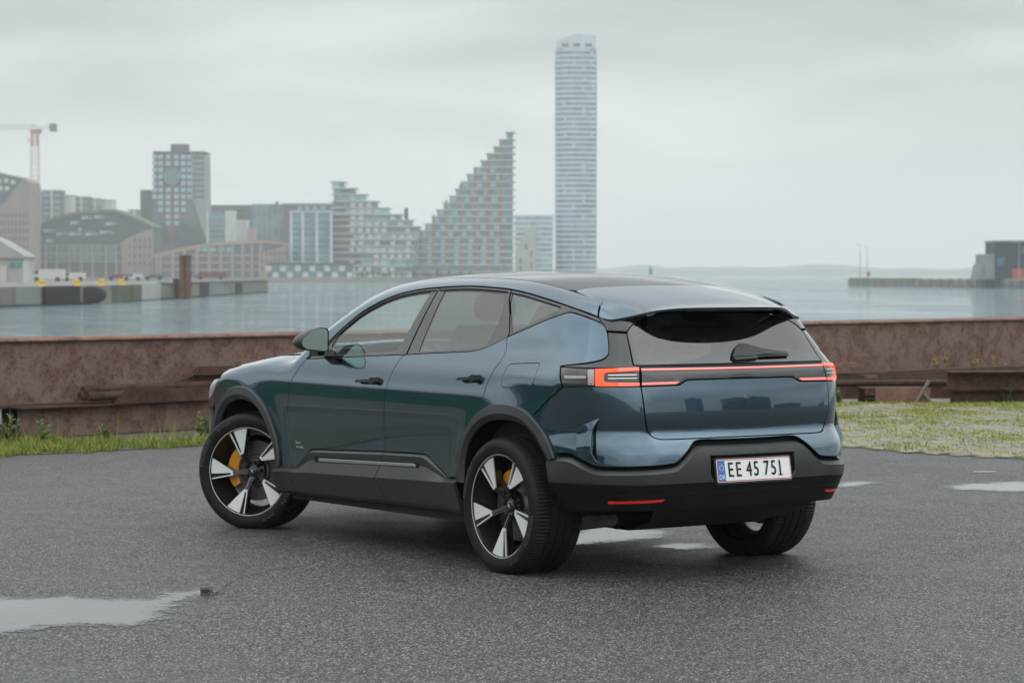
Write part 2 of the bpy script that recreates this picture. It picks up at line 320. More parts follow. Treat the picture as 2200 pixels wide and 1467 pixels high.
TEALG = cglass('teal_glass', (.040, .125, .145)); PALEG = cglass('pale_glass', (.16, .29, .31)); DARKG = cglass('dark_glass', (.03, .045, .055)); GREY = cm('grey_concrete', (.23, .245, .25)); GRN = cm('green_roof', (.10, .12, .06)); RUSTP = cm('rust_red_panel', (.24, .11, .09)); NAVY = cm('navy_cladding', (.018, .028, .045)); ROOFG = cm('roof_grey', (.34, .35, .35))
CITYG = cm('city_quay', (.24, .23, .21))
lp = [gw(-900, 1155), gw(55, 1155), gw(60, 1700), gw(60, 2600), gw(-1500, 2600), gw(-1500, 1155)]
flat('city_quay', [(q[0], q[1]) for q in lp], .25, CITYG, thick=3.2)
# tall white tower
T = Bld('tall_tower', 'very tall slender white tower with wavy balcony bands', 1238, 1450, 'tower')
def ring(w, d_, c=4.0): return [(-w+c, 0), (-w*.35, -1.0), (w*.35, -1.0), (w-c, 0), (w, c), (w, d_-c), (w-c, d_), (-w+c, d_), (-w, d_-c), (-w, c)]
hw = T.X(1283.5)
MB().prism([(x*.955, y*.95+.8) for x, y in ring(hw, 24)], 2, -.5, T.Z(104)).build('glass_core', cglass('tower_glass', (.07, .17, .22)), T.o)
slab = MB().prism(ring(hw, 24), 2, 0, 1.42).data('balcony_band', WHT)
rr = np.random.default_rng(3)
for i in range(44):
    o = put('balcony_band', slab, T.o); o.location = (rr.uniform(-.12, .12), rr.uniform(-.15, .15), T.Z(583-i*10.95)); o.scale = (1 if i < 42 else .97, 1, 1)
fin = MB().prism([(0, 0), (1.7, 0), (.2, 1.95)], 1, -.25, .2).data('balcony_screen', WHT)
for i in range(43):
    for fx in (-.62, -.18, .30, .72):
        if rr.random() < .22:
            o = put('balcony_screen', fin, T.o); o.location = (hw*(fx+rr.uniform(-.06, .06)), -.75, T.Z(583-i*10.95)+1.42)
T.poly('crown', [(1197,106),(1197,88),(1240,75),(1279,79),(1279,106)], WHT, -.2, .6); T.poly('crown', [(1197,106),(1197,88),(1240,78),(1279,80),(1279,106)], WHT, 20, 20.8)
T.box('crown_side', 1196.5, 1199, 89, 106, WHT, 0, 20.5); T.box('crown_side', 1277, 1279.5, 80, 106, WHT, 0, 20.5)
T.many('crown_opening', [(1206,1221,96,102),(1232,1246,95,102),(1256,1272,96,102)], DARKG, -.35, -.2)
# stepped glass building rising to the right
S = Bld('stepped_glass_block', 'glass apartment block climbing in steps to a sharp peak beside the tall tower', 1000, 1260)
st = [(1087,284),(1073,299.5),(1060,315),(1045.6,329),(1032.6,344.5),(1018.4,359),(1003,374),(991,390),(978,405.5),(965,420.5),(952,435.5),(938,450),(927,465),(912,480),(900,494.5),(886,509.5),(884,524.5),(884,539.5),(884,554),(884,568),(884,583)]
for x, y in st:
    S.box('storey', x+1.5, 1102, y+2.4, y+15, TEALG, 0, 14); S.box('floor_slab', x-1.5, 1107, y, y+2.2, cm('pale_slab', (.50, .52, .51)) if x == 1087 else bpy.data.materials['pale_slab'], -1.0, 15)
for x in (904, 932, 959, 990, 1021, 1050, 1076):
    yt = np.interp(x, [p[0] for p in st[:16]][::-1], [p[1] for p in st[:16]][::-1]); S.box('brick_pier', x-3.2, x+3.2, yt+4, 600, RUSTP, -.5, .5)
S.many('pale_bay', [(x+5, x+5+11, y+4, y+13) for x, y in st[5:19] for x in (np.arange(x, 1074, 29))], PALEG, -.3, .1)
# lower stepped building falling to the right
S2 = Bld('terraced_block', 'terraced apartment block stepping down towards the water from a flat-topped corner', 800, 1240)
st2 = [(711,744,390),(714,767,404),(714,790,417),(713,815,432),(713,840,446),(713,866,460),(713,890,472),(713,905,486),(713,900,500),(713,896,514),(713,892,528),(713,890,542),(713,888,556),(713,888,570),(713,888,584)]
for i, (a, b_, y) in enumerate(st2):
    S2.box('storey', a+3, b_-3, y+2.2, y+15, TEALG if i % 2 else PALEG, 0, 16); S2.box('floor_slab', a-2, b_, y, y+2, bpy.data.materials['pale_slab'], -1.2, 17)
S2.many('brick_band', [(717, 738+4*i, 432+14*i+3, 432+14*i+9) for i in range(10)], REDB, -.5, .1)
r_ = np.random.default_rng(8)
S2.many('white_bay', [(x, x+10, y+4, y+13) for a, b_, y in st2[1:] for x in np.arange(750+r_.uniform(0, 9), b_-12, 17) if r_.random() < .6], PALE, -.6, .1)
S2.box('lift_tower', 868, 876, 447, 475, DKB, 4, 8)
# white blocks beside the tower
B = Bld('white_banded_block', 'white banded low block between the stepped peak and tall tower', 1148, 1420)
B.box('glass_core', 1107, 1187, 464, 592, PALEG, .5, 20); B.many('balcony_band', [(1104,1190,y,y+5) for y in np.arange(462, 585, 11.2)], WHT, -.6, 20.5)
B = Bld('white_gable_house', 'white pointed gable-ended building in front of white banded block', 1130, 1300)
B.poly('wall', [(1106,592),(1106,550),(1122,512),(1133,490),(1150,485),(1152,592)], PALE, 0, 14); B.many('window', [(1116,1121,555,566),(1116,1121,572,582),(1128,1133,525,535),(1140,1144,540,552),(1140,1144,565,577)], TEALG, -.3, .05)
# red tower with the round window
E = Bld('red_tower', 'dark red brick tower with a big round window and rooftop box', 372, 1330, 'tower', rot=0)
E.poly('wall', [(331,328),(412,328),(412,425),(447,530),(447,600),(323,600),(323,530),(331,425)], REDB, 0, 10)
E.poly('side_wall', [(412,328),(440,333),(441,430),(447,530),(412,425)], cm('side_grey', (.24, .27, .28)), .6, 26); E.box('rooftop_box', 366, 402, 310, 328, cm('roof_box', (.10, .08, .085)), 3, 12); E.box('cornice', 329, 441, 326, 329.5, DKB, -.6, 26)
disc = MB().prism([(E.X(371)+18.5*E.k*math.cos(a), E.Z(379)+18.5*E.k*math.sin(a)) for a in np.linspace(0, 2*math.pi, 40, endpoint=False)], 1, -.7, .1).build('round_window', TEALG, E.o)
win = []
for j, y in enumerate(np.arange(333, 500, 14.2)):
    half = 41 if y < 425 else max(6, 41-(y-425)*.50)
    for x in (-38, -25, -9, 9, 24, 37):
        if abs(x)+5 > half+3: continue
        if y < 400 and y > 355 and abs(x) < 23: continue
        win.append((371+x-5, 371+x+5, y, y+9.5))
E.many('window', win, cglass('tower_window', (.15, .30, .33)), -.35, .05)
E.poly('slanted_glass', [(325,530),(332,428),(365,508),(365,530)], DARKG, -.25, .05); E.poly('slanted_glass', [(446,530),(411,428),(372,508),(372,530)], DARKG, -.25, .05)
E.many('side_window', [(x, x+6, y, y+6) for y in np.arange(337, 425, 12) for x in (416, 424, 432)], DARKG, .3, .65)
B = Bld('dark_side_block', 'plain dark block against the flank of the red tower', 316, 1350); B.box('wall', 302, 332, 410, 600, DKB, 0, 16); B.box('roof_edge', 301, 332, 408.5, 411, GREY, -.3, 16.5)
# office and housing blocks behind
B = Bld('long_dark_block', 'long dark flat-roofed block right of the red tower', 490, 1480); B.box('wall', 440, 546, 441, 600, DKB, 0, 20); B.many('window_band', [(445,543,y,y+6) for y in np.arange(450, 520, 13)], DARKG, -.3, .05)
B = Bld('teal_glass_block', 'teal glass office block with a small roof stack', 575, 1460); B.box('wall', 542, 610, 439, 600, TEALG, 0, 20); B.box('roof_stack', 590, 596, 433, 439, DKB, 5, 8); B.many('mullion', [(x, x+2.4, 440, 560) for x in (551, 562, 573, 584, 598)], GREY, -.4, .05)
B = Bld('grey_flat_block', 'grey flat-roofed block behind white columned block', 662, 1440); B.box('wall', 609, 716, 439, 600, DKB, 0, 20); B.box('cornice', 608, 717, 437, 441, GREY, -.4, 20.4); B.many('window', [(x, x+9, y, y+7) for y in (444,) for x in (640, 656, 672, 690)], PALEG, -.3, .05)
B = Bld('white_column_block', 'glass block framed by tall white columns', 667, 1230); B.box('glass_wall', 624, 714, 457, 600, TEALG, 0, 16); B.many('column', [(x-2.6, x+2.6, 455, 572) for x in (626, 651, 681, 712)], WHT, -.8, .1); B.box('top_beam', 622, 716, 453, 457, WHT, -.8, 16)
B.many('spandrel', [(x0, x1, y, y+2.5) for y in np.arange(471, 565, 13) for x0, x1 in ((629,648),(654,678),(684,709))], PALEG, -.3, .05)
B = Bld('white_end_block', 'narrow block with a blank white end wall', 475, 1300); B.box('glass_wall', 446, 485, 455, 600, TEALG, 0, 12); B.box('white_wall', 484, 503, 453, 600, PALE, -.2, 12.2); B.box('white_frame', 444, 449, 453, 600, PALE, -.3, .3); B.many('spandrel', [(450,483,y,y+2.5) for y in np.arange(466, 525, 12)], GREY, -.3, .05)
B = Bld('pink_low_block', 'small pinkish block behind the arched brick building', 530, 1320); B.box('wall', 508, 532, 473, 600, PALE, 0, 10); B.box('wall', 530, 548, 490, 600, cm('pink_brick', (.40, .26, .24)), .5, 10)
# back row on the left
for i, (x0, x1, y, m1) in enumerate(((61,90,414,TEALG),(88,132,410,DKB),(130,158,421,PALE),(156,191,424,DKB),(189,216,428,TEALG),(214,243,431,PALE),(275,300,452,TEALG),(299,330,454,PALE))):
    B = Bld('back_row_house', ['teal block directly behind the crane mast', 'widest dark block of the back row right of the crane', 'pale block between two dark ones in the back row', 'dark block with pale pillars in the back row', 'teal block near the right end of the back row', 'pale block ending the back row on its right', 'small teal house peeping over green roof near red tower', 'plain white cube touching the dark block of red tower'][i], (x0+x1)/2, 1500+10*i, group='back row of housing blocks')
    B.box('wall', x0, x1, y, 600, m1, 0, 14); B.box('roof_edge', x0-.5, x1+.5, y-1.5, y+1, GREY, -.3, 14.3)
    if m1 is not PALE: B.many('pillar', [(x, x+3.5, y, 480) for x in (x0+1, (x0+x1)/2)], PALE, -.5, .1); B.many('window_band', [(x0+5, x1-2, yy, yy+5) for yy in np.arange(y+8, 470, 13)], PALEG, -.3, .02)
# brick office with slanted top at the far left
B = Bld('slanted_brick_office', 'sand-coloured brick office with a slanted roof, cut by left edge', 10, 1165)
B.poly('wall', [(-90,350),(0,372),(52,382),(62,392),(62,600),(-90,600)], BRICK, 0, 30); B.poly('glass_slope', [(-90,352),(0,373),(50,384),(4,440),(-40,480),(-90,480)], DARKG, -.4, .05)
B.poly('lower_wall', [(-90,482),(-40,482),(6,440),(62,440),(62,600),(-90,600)], BRICK, -.6, .02)
B.many('dormer', [(x, x+9, y, y+9) for x, y in ((-5,385),(10,384),(25,388),(-2,400),(12,401))], PALE, -.7, .05)
B.joined('window_grid', [(x, x+3.8, y, y+10) for y in np.arange(458, 590, 17) for x in np.arange(-86, 60, 8)], DARKG, -.8, -.5); B.joined('window_grid_upper', [(x, x+3.0, y, y+9) for y in (410, 425) for x in np.arange(30, 60, 7)], GREY, -.25, .05)
# hill-shaped housing with green roof
B = Bld('green_roof_housing', 'hill-shaped housing block with grassy sloping roof above sandy columns', 177, 1220)
B.poly('wall', [(18,522),(60,500),(100,475),(150,461),(215,454),(246,453),(290,470),(327,488),(329,600),(18,600)], DKB, 0, 30)
B.poly('roof', [(14,524),(60,499),(100,473),(150,458),(215,451),(247,450),(292,467),(330,486),(330,490),(290,473),(246,456),(215,457),(150,464),(100,478),(60,503),(14,527)], GRN, -1.5, 31)
B.poly('brick_wing', [(262,520),(300,500),(329,492),(329,600),(262,600)], BRICK, -1.0, .05); B.many('wing_window', [(x, x+5, y, y+9) for y in (512, 527, 545, 562) for x in (277, 288, 299, 310, 320) if y > 505+(300-x)*.35], DARKG, -1.3, -.95)
B.many('terrace', [(x0, x1, y, y+7) for x0, x1, y in ((60,92,507),(95,120,493),(122,150,500),(152,172,476),(176,200,465),(204,226,463),(150,178,500),(185,212,500),(215,245,496),(228,250,478),(100,118,515),(170,176,490))], PALEG, -.8, .05)
B.many('column', [(x-2, x+2, 527, 600) for x in (47, 72, 98, 123, 149, 175, 199, 228, 250, 270)], BRICK, -1.0, .05); B.many('floor_band', [(20,275,y,y+2.8) for y in (526, 543, 561)], BRICK, -.8, .05)
B.many('window', [(x+4, x+21, y, y+12) for y in (530, 547) for x in (22, 47, 72, 98, 123, 149, 175, 200, 228)], TEALG, -.3, .05)
# brick building with big openings
B = Bld('arched_brick_building', 'low sandy brick building with tall openings and long sloping roof below red tower', 470, 1200)
B.poly('wall', [(330,548),(400,533),(450,525),(560,519),(612,524),(612,600),(330,600)], DARKG, 0, 24); B.poly('roof', [(326,549),(400,531),(450,522),(560,516),(614,521),(614,526),(560,522),(450,529),(400,538),(326,553)], cm('tan_roof', (.36, .25, .19)), -1.2, 25)
B.many('column', [(x-3, x+3, np.interp(x, (330,450,612), (549,527,524)), 600) for x in (338, 346, 372, 397, 424, 450, 475, 500, 522, 542, 560)], BRICK, -1.0, .05); B.many('floor_band', [(335,560,y,y+3.5) for y in (547, 563, 578)], BRICK, -.7, .05)
B.poly('brick_wing', [(556,545),(614,528),(614,600),(556,600)], BRICK, -.8, .05); B.joined('wing_windows', [(x, x+4, y, y+9) for y in (540, 556, 572) for x in np.arange(562, 610, 9)], DARKG, -1.0, -.75)
B.many('skylight', [(x, x+12, 532, 541) for x in (420, 434, 452, 470, 488)], PALEG, -.5, .05)
# low waterside pavilion
B = Bld('waterside_pavilion', 'low two-storey pavilion with checkered white panels at water edge', 665, 1175)
B.box('wall', 575, 757, 569, 600, TEALG, 0, 10); B.box('roof', 573, 760, 565, 569, DKB, -.8, 10.5); B.many('white_panel', [(x, x+12, 571, 583) for x in (571, 602, 634, 665, 697, 729)]+[(x, x+12, 585, 598) for x in (586, 617, 650, 681, 713, 745)], PALE, -.3, .05)
# trees and small sheds along the far promenade
LEAF0 = cm('distant_foliage', (.055, .075, .045), .9); TRK = mat('distant_bark', (.06, .05, .04), .9)
def blob(r, n=26, seed=0):
    g = np.random.default_rng(seed); mb = MB()
    for _ in range(n*3):
        d_ = g.normal(0, 1, 3); d_ /= np.linalg.norm(d_); c = d_*r*g.uniform(.35, 1)*np.array([1, 1, .8]); s_ = r*g.uniform(.18, .36); q = g.normal(0, 1, (4, 3)); q /= np.linalg.norm(q, axis=1, keepdims=True)
        mb.add(c+q*s_, [(0, 1, 2), (0, 2, 3), (0, 3, 1), (1, 3, 2)])
    return mb
ORD = 'first second third fourth fifth sixth seventh eighth ninth tenth eleventh twelfth thirteenth fourteenth fifteenth'.split()
for i, px in enumerate((768, 778, 789, 801, 813, 826, 838, 850, 862, 890, 915, 940, 965, 990, 1010)):
    d_ = 1168+i % 3*6; p = at(px, 590, d_); k = d_/FPX; h = r_.uniform(12, 17)*k
    tr_ = thing('promenade_tree', f'{ORD[i]} small rounded tree from the left in the promenade row', 'tree', (p[0], p[1], .25), 0, 'promenade trees below the stepped blocks')
    MB().tube([(0, 0, 0), (0, 0, h*.45)], [.25, .15], 6).build('trunk', TRK, tr_); c_ = blob(h*.36, 22, i).build('crown', LEAF0, tr_, 60); c_.location = (0, 0, h*.62)
# construction crane
CRN_M = cm('crane_red', (.42, .17, .16)); CRN_W = mat('crane_white', (.62, .60, .58), .6); CWT = mat('counterweight', (.16, .13, .14), .8)
C = Bld('tower_crane', 'red and white lattice tower crane rising at far left', 76, 1300, 'crane')
def lattice(c, nm, p0, p1, w, nseg, m):
    p0, p1 = np.array(p0, float), np.array(p1, float); ax = (p1-p0); Ls = np.linalg.norm(ax); ax /= Ls
    a = np.cross(ax, [0, 1, 0]); a = a/np.linalg.norm(a) if np.linalg.norm(a) > .1 else np.array([1., 0, 0]); b_ = np.cross(ax, a); mb = MB(); cs = [a*sx*w/2+b_*sy*w/2 for sx, sy in ((1,1),(1,-1),(-1,-1),(-1,1))]
    for q in cs: mb.tube([p0+q, p1+q], w*.075, 4)
    for i in range(nseg):
        u0, u1 = p0+ax*Ls*i/nseg, p0+ax*Ls*(i+1)/nseg
        for j in range(4): q0, q1 = cs[j], cs[(j+1) % 4]; mb.tube([u0+q0, u1+q1], w*.05, 3); mb.tube([u0+q0, u0+q1], w*.05, 3)
    return mb.build(nm, m, c.o)
k = C.k
lattice(C, 'mast', (0, 0, 0), (0, 0, C.Z(430)), 19*k, 12, CRN_M); lattice(C, 'mast_upper', (0, 0, C.Z(432)), (0, 0, C.Z(314)), 16*k, 9, CRN_W); lattice(C, 'mast_top', (0, 0, C.Z(314)), (0, 0, C.Z(286)), 13*k, 3, CRN_M)
lattice(C, 'jib', (2*k, 0, C.Z(274)), (-190*k, 0, C.Z(274)), 9*k, 22, CRN_W); lattice(C, 'counter_jib', (0, 0, C.Z(275)), (44*k, 0, C.Z(275)), 6*k, 5, CRN_W)
C.box('counterweight', 109, 123, 267, 284, CWT, -1.5, 1.5); C.box('slewing_cab', 68, 90, 279, 288, CRN_M, -1.8, 1.8); C.box('trolley_hook', 62.5, 64.5, 298, 306, CWT, -.4, .4)
# ================================================================== NEARER PIERS
PZ = .30
pl_ = [gw(-55.2, 255, 0), gw(-54, 268), gw(-49.1, 303), gw(-47.6, 400), gw(-47.4, 494), gw(-110, 520), gw(-420, 640), gw(-420, 255)]
STN = cm('pier_stone', (.27, .255, .22), .9, 0, .5, .25); MOSS = cm('mossy_stone', (.12, .125, .075), .95, 0, .5, .3); DKS = mat('tarred_timber', (.018, .018, .020), .85); YEL = mat('yellow_paint', (.72, .50, .02), .5)
pier = thing('harbour_pier', 'long stone pier reaching into the water at the left', 'pier', pl_[2])
PO = np.array([pl_[2][0], pl_[2][1], 0])
def on_pier(mb_pts): return [tuple(np.asarray(p)-PO) for p in mb_pts]
def strip(nm, la, m, z0, z1, out=.0, parent=pier):
    mb = MB()
    for (l0, d0), (l1, d1) in zip(la[:-1], la[1:]):
        n_ = np.array([d1-d0, -(l1-l0)]); n_ = n_/np.linalg.norm(n_); q = [gw(l0+n_[0]*o, d0+n_[1]*o, z) for o, z in ((out, z0), (out, z1), (-.8, z1), (-.8, z0))]+[gw(l1+n_[0]*o, d1+n_[1]*o, z) for o, z in ((out, z0), (out, z1), (-.8, z1), (-.8, z0))]
        mb.add(on_pier(q), [(0, 1, 5, 4), (1, 2, 6, 5), (2, 3, 7, 6), (0, 3, 2, 1), (4, 5, 6, 7), (0, 4, 7, 3)])
    return mb.build(nm, m, parent)
MB().prism([tuple((p-PO)[:2]) for p in pl_], 2, WZ-1.5, PZ-.35).build('pier_body', STN, pier)
MB().prism([tuple((p-PO)[:2]) for p in pl_], 2, PZ-.35, PZ).build('pier_deck', cm('pier_deck', (.21, .205, .18), .95), pier)
wl = [(-55.2, 255), (-54, 268), (-49.1, 303), (-47.6, 400), (-47.4, 494)]
def lat_at(d): return np.interp(d, [w[1] for w in wl], [w[0] for w in wl])
def wspan(d0, d1, n=5): ds = np.linspace(d0, d1, n); return [(lat_at(d), d) for d in ds]
def dofpx(px):
    ds = np.linspace(255, 494, 2000); return ds[np.argmin(abs(1100+FPX*lat_at(ds)/ds-px))]
for a, b_, m, z0, z1, o in ((0,30,cm('stained_panel', (.20, .16, .135)),WZ,PZ-.1,.06),(32,86,GREY,WZ+.15,PZ+.02,.10),(240,302,MOSS,WZ+.1,PZ+.02,.08),(304,343,cm('pale_panel', (.40, .41, .40)),WZ+.1,PZ+.12,.12),(430,447,DKS,WZ-.2,PZ+.2,.15),(455,480,GREY,WZ+.2,PZ,.07),(505,520,DKS,WZ-.1,PZ-.2,.08)): strip('wall_panel', wspan(dofpx(a), dofpx(b_), 3), m, z0, z1, o)
strip('mossy_cap', wspan(dofpx(350), 493, 8), MOSS, PZ-.05, PZ+.22, .12); strip('tide_line', wspan(256, 493, 12), DKS, WZ-.3, WZ+.22, .05)
fb = thing('pier_fender', 'black timber fender with a big tyre on the pier wall', 'fender', gw(*wspan(dofpx(150), dofpx(151), 2)[0], WZ)); FO = np.array(fb.location)
mb = MB()
for j, px in enumerate(np.linspace(92, 155, 7)): d_ = dofpx(px); l_ = lat_at(d_); p = gw(l_+.45, d_, 0)-np.r_[FO[:2], 0]; MB().box((p[0]-.40, p[1]-.4, WZ-.4-FO[2]), (p[0]+.4, p[1]+.4, PZ+.05-FO[2])).build('timber_post', DKS, fb)
d_ = dofpx(184); p = gw(lat_at(d_)+.7, d_, 0)
ty_ = MB().lathe([(-.62, .02), (-.7, .55), (-.62, .95), (-.2, 1.1), (.2, 1.1), (.62, .95), (.7, .55), (.62, .02)], 24, ax=1).build('big_tyre', DKS, fb, 40); ty_.location = (p[0]-FO[0], p[1]-FO[1], -.75-FO[2]+WZ*0+.05); ty_.scale = (1.6, 1.5, .98); ty_.rotation_euler = (0, 0, RZ)
lbls = ['leftmost yellow bollard on the pier above black fender', 'second yellow bollard, over the big fender tyre', 'third yellow bollard from the left on the pier', 'fourth yellow bollard, before the white wall panel']
for i, px in enumerate((107, 183, 235, 279)):
    d_ = dofpx(px); p = gw(lat_at(d_)-.9, d_, PZ); bo = thing('mooring_bollard', lbls[i], 'bollard', p, RZ, 'yellow bollards on the pier'); k = d_/FPX
    MB().lathe([(0, .42), (.08, .42), (.14, .26), (.42, .24), (.52, .34), (.66, .36), (.74, .20), (.76, .01)], 16, ax=2).build('post', YEL, bo, 50); MB().prism([(-.62, .44), (-.2, .40), (-.2, .70), (-.5, .66)], 1, -.14, .14).build('horn', YEL, bo)
# rusty mooring piles in the water
RPIL = cm('pile_rust', (.17, .075, .045), .85, 0, .5, .8)
for lab, px, wpx, yt, d_ in (('tall rust-brown steel pile standing in the water by the pier', 398.5, 23, 550, 362), ('short rusty pile leaning on the tall one', 381, 17, 600, 364)):
    p = at(px, 590, d_); k = d_/FPX; pi = thing('mooring_pile', lab, 'pile', (p[0], p[1], WZ-1), RZ, 'mooring piles'); h = CAMP[2]+(590-yt)*k-(WZ-1); w_ = wpx*k/2
    MB().prism([(-w_, -w_), (-w_*.2, -w_), (-w_*.2, -w_*.6), (w_*.2, -w_*.6), (w_*.2, -w_), (w_, -w_), (w_, w_), (-w_, w_)], 2, 0, h).build('pile_shaft', RPIL, pi); MB().box((-w_*1.04, -w_*1.04, h), (w_*1.04, w_*1.04, h+.12)).build('pile_cap', DKS, pi)
# pier sheds and vehicles
B = Bld('white_shed', 'white metal shed with pitched roof on the pier, cut by left edge', 10, 430, 'shed')
B.box('wall', -70, 52, 553, 613, cm('shed_white', (.52, .54, .53)), 0, 9); B.poly('roof', [(-90,505),(-20,509),(0,517),(57,551),(57,555),(-90,555)], ROOFG, -.5, 9.5); B.joined('wall_ribs', [(x, x+1.2, 556, 612) for x in np.arange(-68, 52, 5)], GREY, -.12, .02); B.box('door', 2, 14, 572, 612, PALE, -.2, .02); B.many('shed_window', [(20,32,565,574),(36,48,565,574)], TEALG, -.2, .02)
def vehicle(label, px, d, w, h, colm, cabl=.25, cat='truck'):
    p = at(px, 590, d); v_ = thing('parked_'+cat, label, cat, (p[0], p[1], PZ), RZ, 'vehicles on the pier'); MB().prism([(-w/2, .5), (w/2, .5), (w/2, h), (-w/2+w*cabl, h), (-w/2+w*cabl*.7, h*.72), (-w/2, h*.6)], 1, 0, 2.2).build('body', colm, v_)
    MB().prism([(-w/2+w*cabl*.35, h*.62), (-w/2+w*cabl*.95, h*.62), (-w/2+w*cabl*.95, h*.9), (-w/2+w*cabl*.7, h*.9)], 1, -.03, 2.23).build('side_glass', DARKG, v_)
    for x in (-w*.32, w*.32): MB().lathe([(0, .02), (0, .45), (.25, .45), (.25, .02)], 14, ax=1, c=(x, -.03, .45)).build('wheel', DKS, v_, 40)
CARW = mat('white_vehicle', (.50, .51, .51), .4); CARR = mat('red_vehicle', (.26, .04, .04), .5); CARD = mat('grey_vehicle', (.10, .11, .12), .4)
vehicle('white box lorry parked behind the bollards on pier', 101, 470, 6.1, 2.3, CARW); vehicle('white van parked right of the white lorry', 158, 500, 4.2, 1.7, CARW, .3, 'van'); vehicle('red car parked on the pier left of the piles', 252, 560, 4.3, 1.45, CARR, .55, 'car'); vehicle('small white car parked on the pier before green roof housing', 284, 540, 3.9, 1.5, CARW, .55, 'car')
vehicle('dark car parked at the pier near the rusty piles', 330, 580, 4.3, 1.4, CARD, .55, 'car'); vehicle('low dull red lorry parked behind the tall rusty pile', 452, 640, 8.0, 1.9, mat('dull_red_vehicle', (.17, .06, .055), .6), .2)
# right-hand breakwater with its dark building
pr = [(1822, 790), (1822, 850), (2500, 700), (2500, 560), (2200, 626), (1975, 700)]
rp = thing('breakwater', 'low stone breakwater with a row of fenders at the right', 'pier', at(2000, 590, 700)*np.array([1, 1, 0])); RO_ = np.array([rp.location[0], rp.location[1], 0])
pp = [(at(px, 590, d)-RO_)[:2] for px, d in pr]; MB().prism([tuple(p) for p in pp], 2, WZ-1.5, .2).build('body', cm('breakwater_stone', (.22, .215, .19), .95, 0, .5, .2), rp)
gp = [(at(px, 590, d)-RO_)[:2] for px, d in ((1824, 795), (1824, 845), (1985, 800), (1985, 700))]; MB().prism([tuple(p) for p in gp], 2, .2, .55).build('grass_top', GRN, rp)
def rb(px): return np.interp(px, [1822, 1975, 2200, 2500], [790, 700, 626, 560])
for i, px in enumerate(np.arange(1978, 2215, 21)):
    p = at(px, 590, rb(px)-.6)-RO_; MB().box((-.95, -.7, WZ-.6), (.95, .7, .55)).build('pier_block', GREY, rp, loc=(p[0], p[1], 0)).rotation_euler = (0, 0, RZ); p = at(px+10, 590, rb(px)-.3)-RO_; MB().box((-.45, -.5, WZ-.6), (.45, .5, -.1)).build('fender_post', DKS, rp, loc=(p[0], p[1], 0)).rotation_euler = (0, 0, RZ)
B = Bld('dark_harbour_house', 'dark navy box building with grey stepped flank at right edge', 2170, 640)
B.box('wall', 2139, 2290, 520, 600, NAVY, 0, 14); B.box('roof_edge', 2137, 2292, 517, 520.5, GREY, -.3, 14.3); B.box('step_block', 2116, 2141, 546, 600, GREY, .5, 13); B.poly('step_block', [(2103,600),(2110,568),(2117,568),(2117,600)], GREY, 1, 12); B.box('window', 2143, 2158, 553, 572, TEALG, -.2, .05); B.box('entrance', 2174, 2200, 577, 600, cm('red_sign', (.40, .08, .06)), -.3, .05); B.box('upper_window', 2194, 2290, 530, 545, TEALG, -.2, .05)
STEEL = mat('galvanised_steel', (.35, .36, .37), .5, .6)
for i, (px, yt, d_) in enumerate(((1848, 527, 800), (1863, 531, 810), (2189, 522, 630))):
    p = at(px, 590, d_); k = d_/FPX; h = CAMP[2]+(590-yt)*k-.2; l_ = thing('lamp_post', ['left of two thin lamp posts at the breakwater tip', 'right of two thin lamp posts at the breakwater tip', 'lamp post before the dark harbour house'][i], 'lamp post', (p[0], p[1], .2), RZ, 'lamp posts on the breakwater')
    MB().tube([(0, 0, 0), (0, 0, h)], [.13, .07], 8).build('post', STEEL, l_, 50); MB().tube([(0, 0, h), (-.5, 0, h+.15)], .06, 6).build('arm', STEEL, l_); MB().box((-1.0, -.15, h+.05), (-.45, .15, h+.22)).build('lamp_head', STEEL, l_)
p = at(1866, 590, 805); sg = thing('red_lifebuoy_stand', 'small red stand at the foot of the breakwater lamp posts', 'stand', (p[0], p[1], .2), RZ); MB().box((-.5, -.1, .9), (.5, .1, 2.2)).build('board', CARR, sg); MB().tube([(0, 0, 0), (0, 0, 1)], .08, 6).build('leg', STEEL, sg)
p = at(1398, 590, 1000); k = 1000/FPX; bc = thing('green_beacon', 'small green harbour beacon beyond the car roof', 'beacon', (p[0], p[1], WZ), RZ); GRNP = mat('beacon_green', (.02, .28, .14), .5)
MB().lathe([(-1, 1.6), (1.2, 1.5), (1.3, .8), (2.6, .7), (2.7, .95), (2.8, .95)], 16, ax=2).build('base', CARW, bc, 40); MB().lathe([(2.8, .8), (5.2, .55), (5.3, .75), (5.5, .75), (5.5, .45), (6.4, .40), (6.6, .02)], 16, ax=2).build('tower', GRNP, bc, 40)
for i, (px, d_, yt) in enumerate(((1335, 2600, 583),)): pass
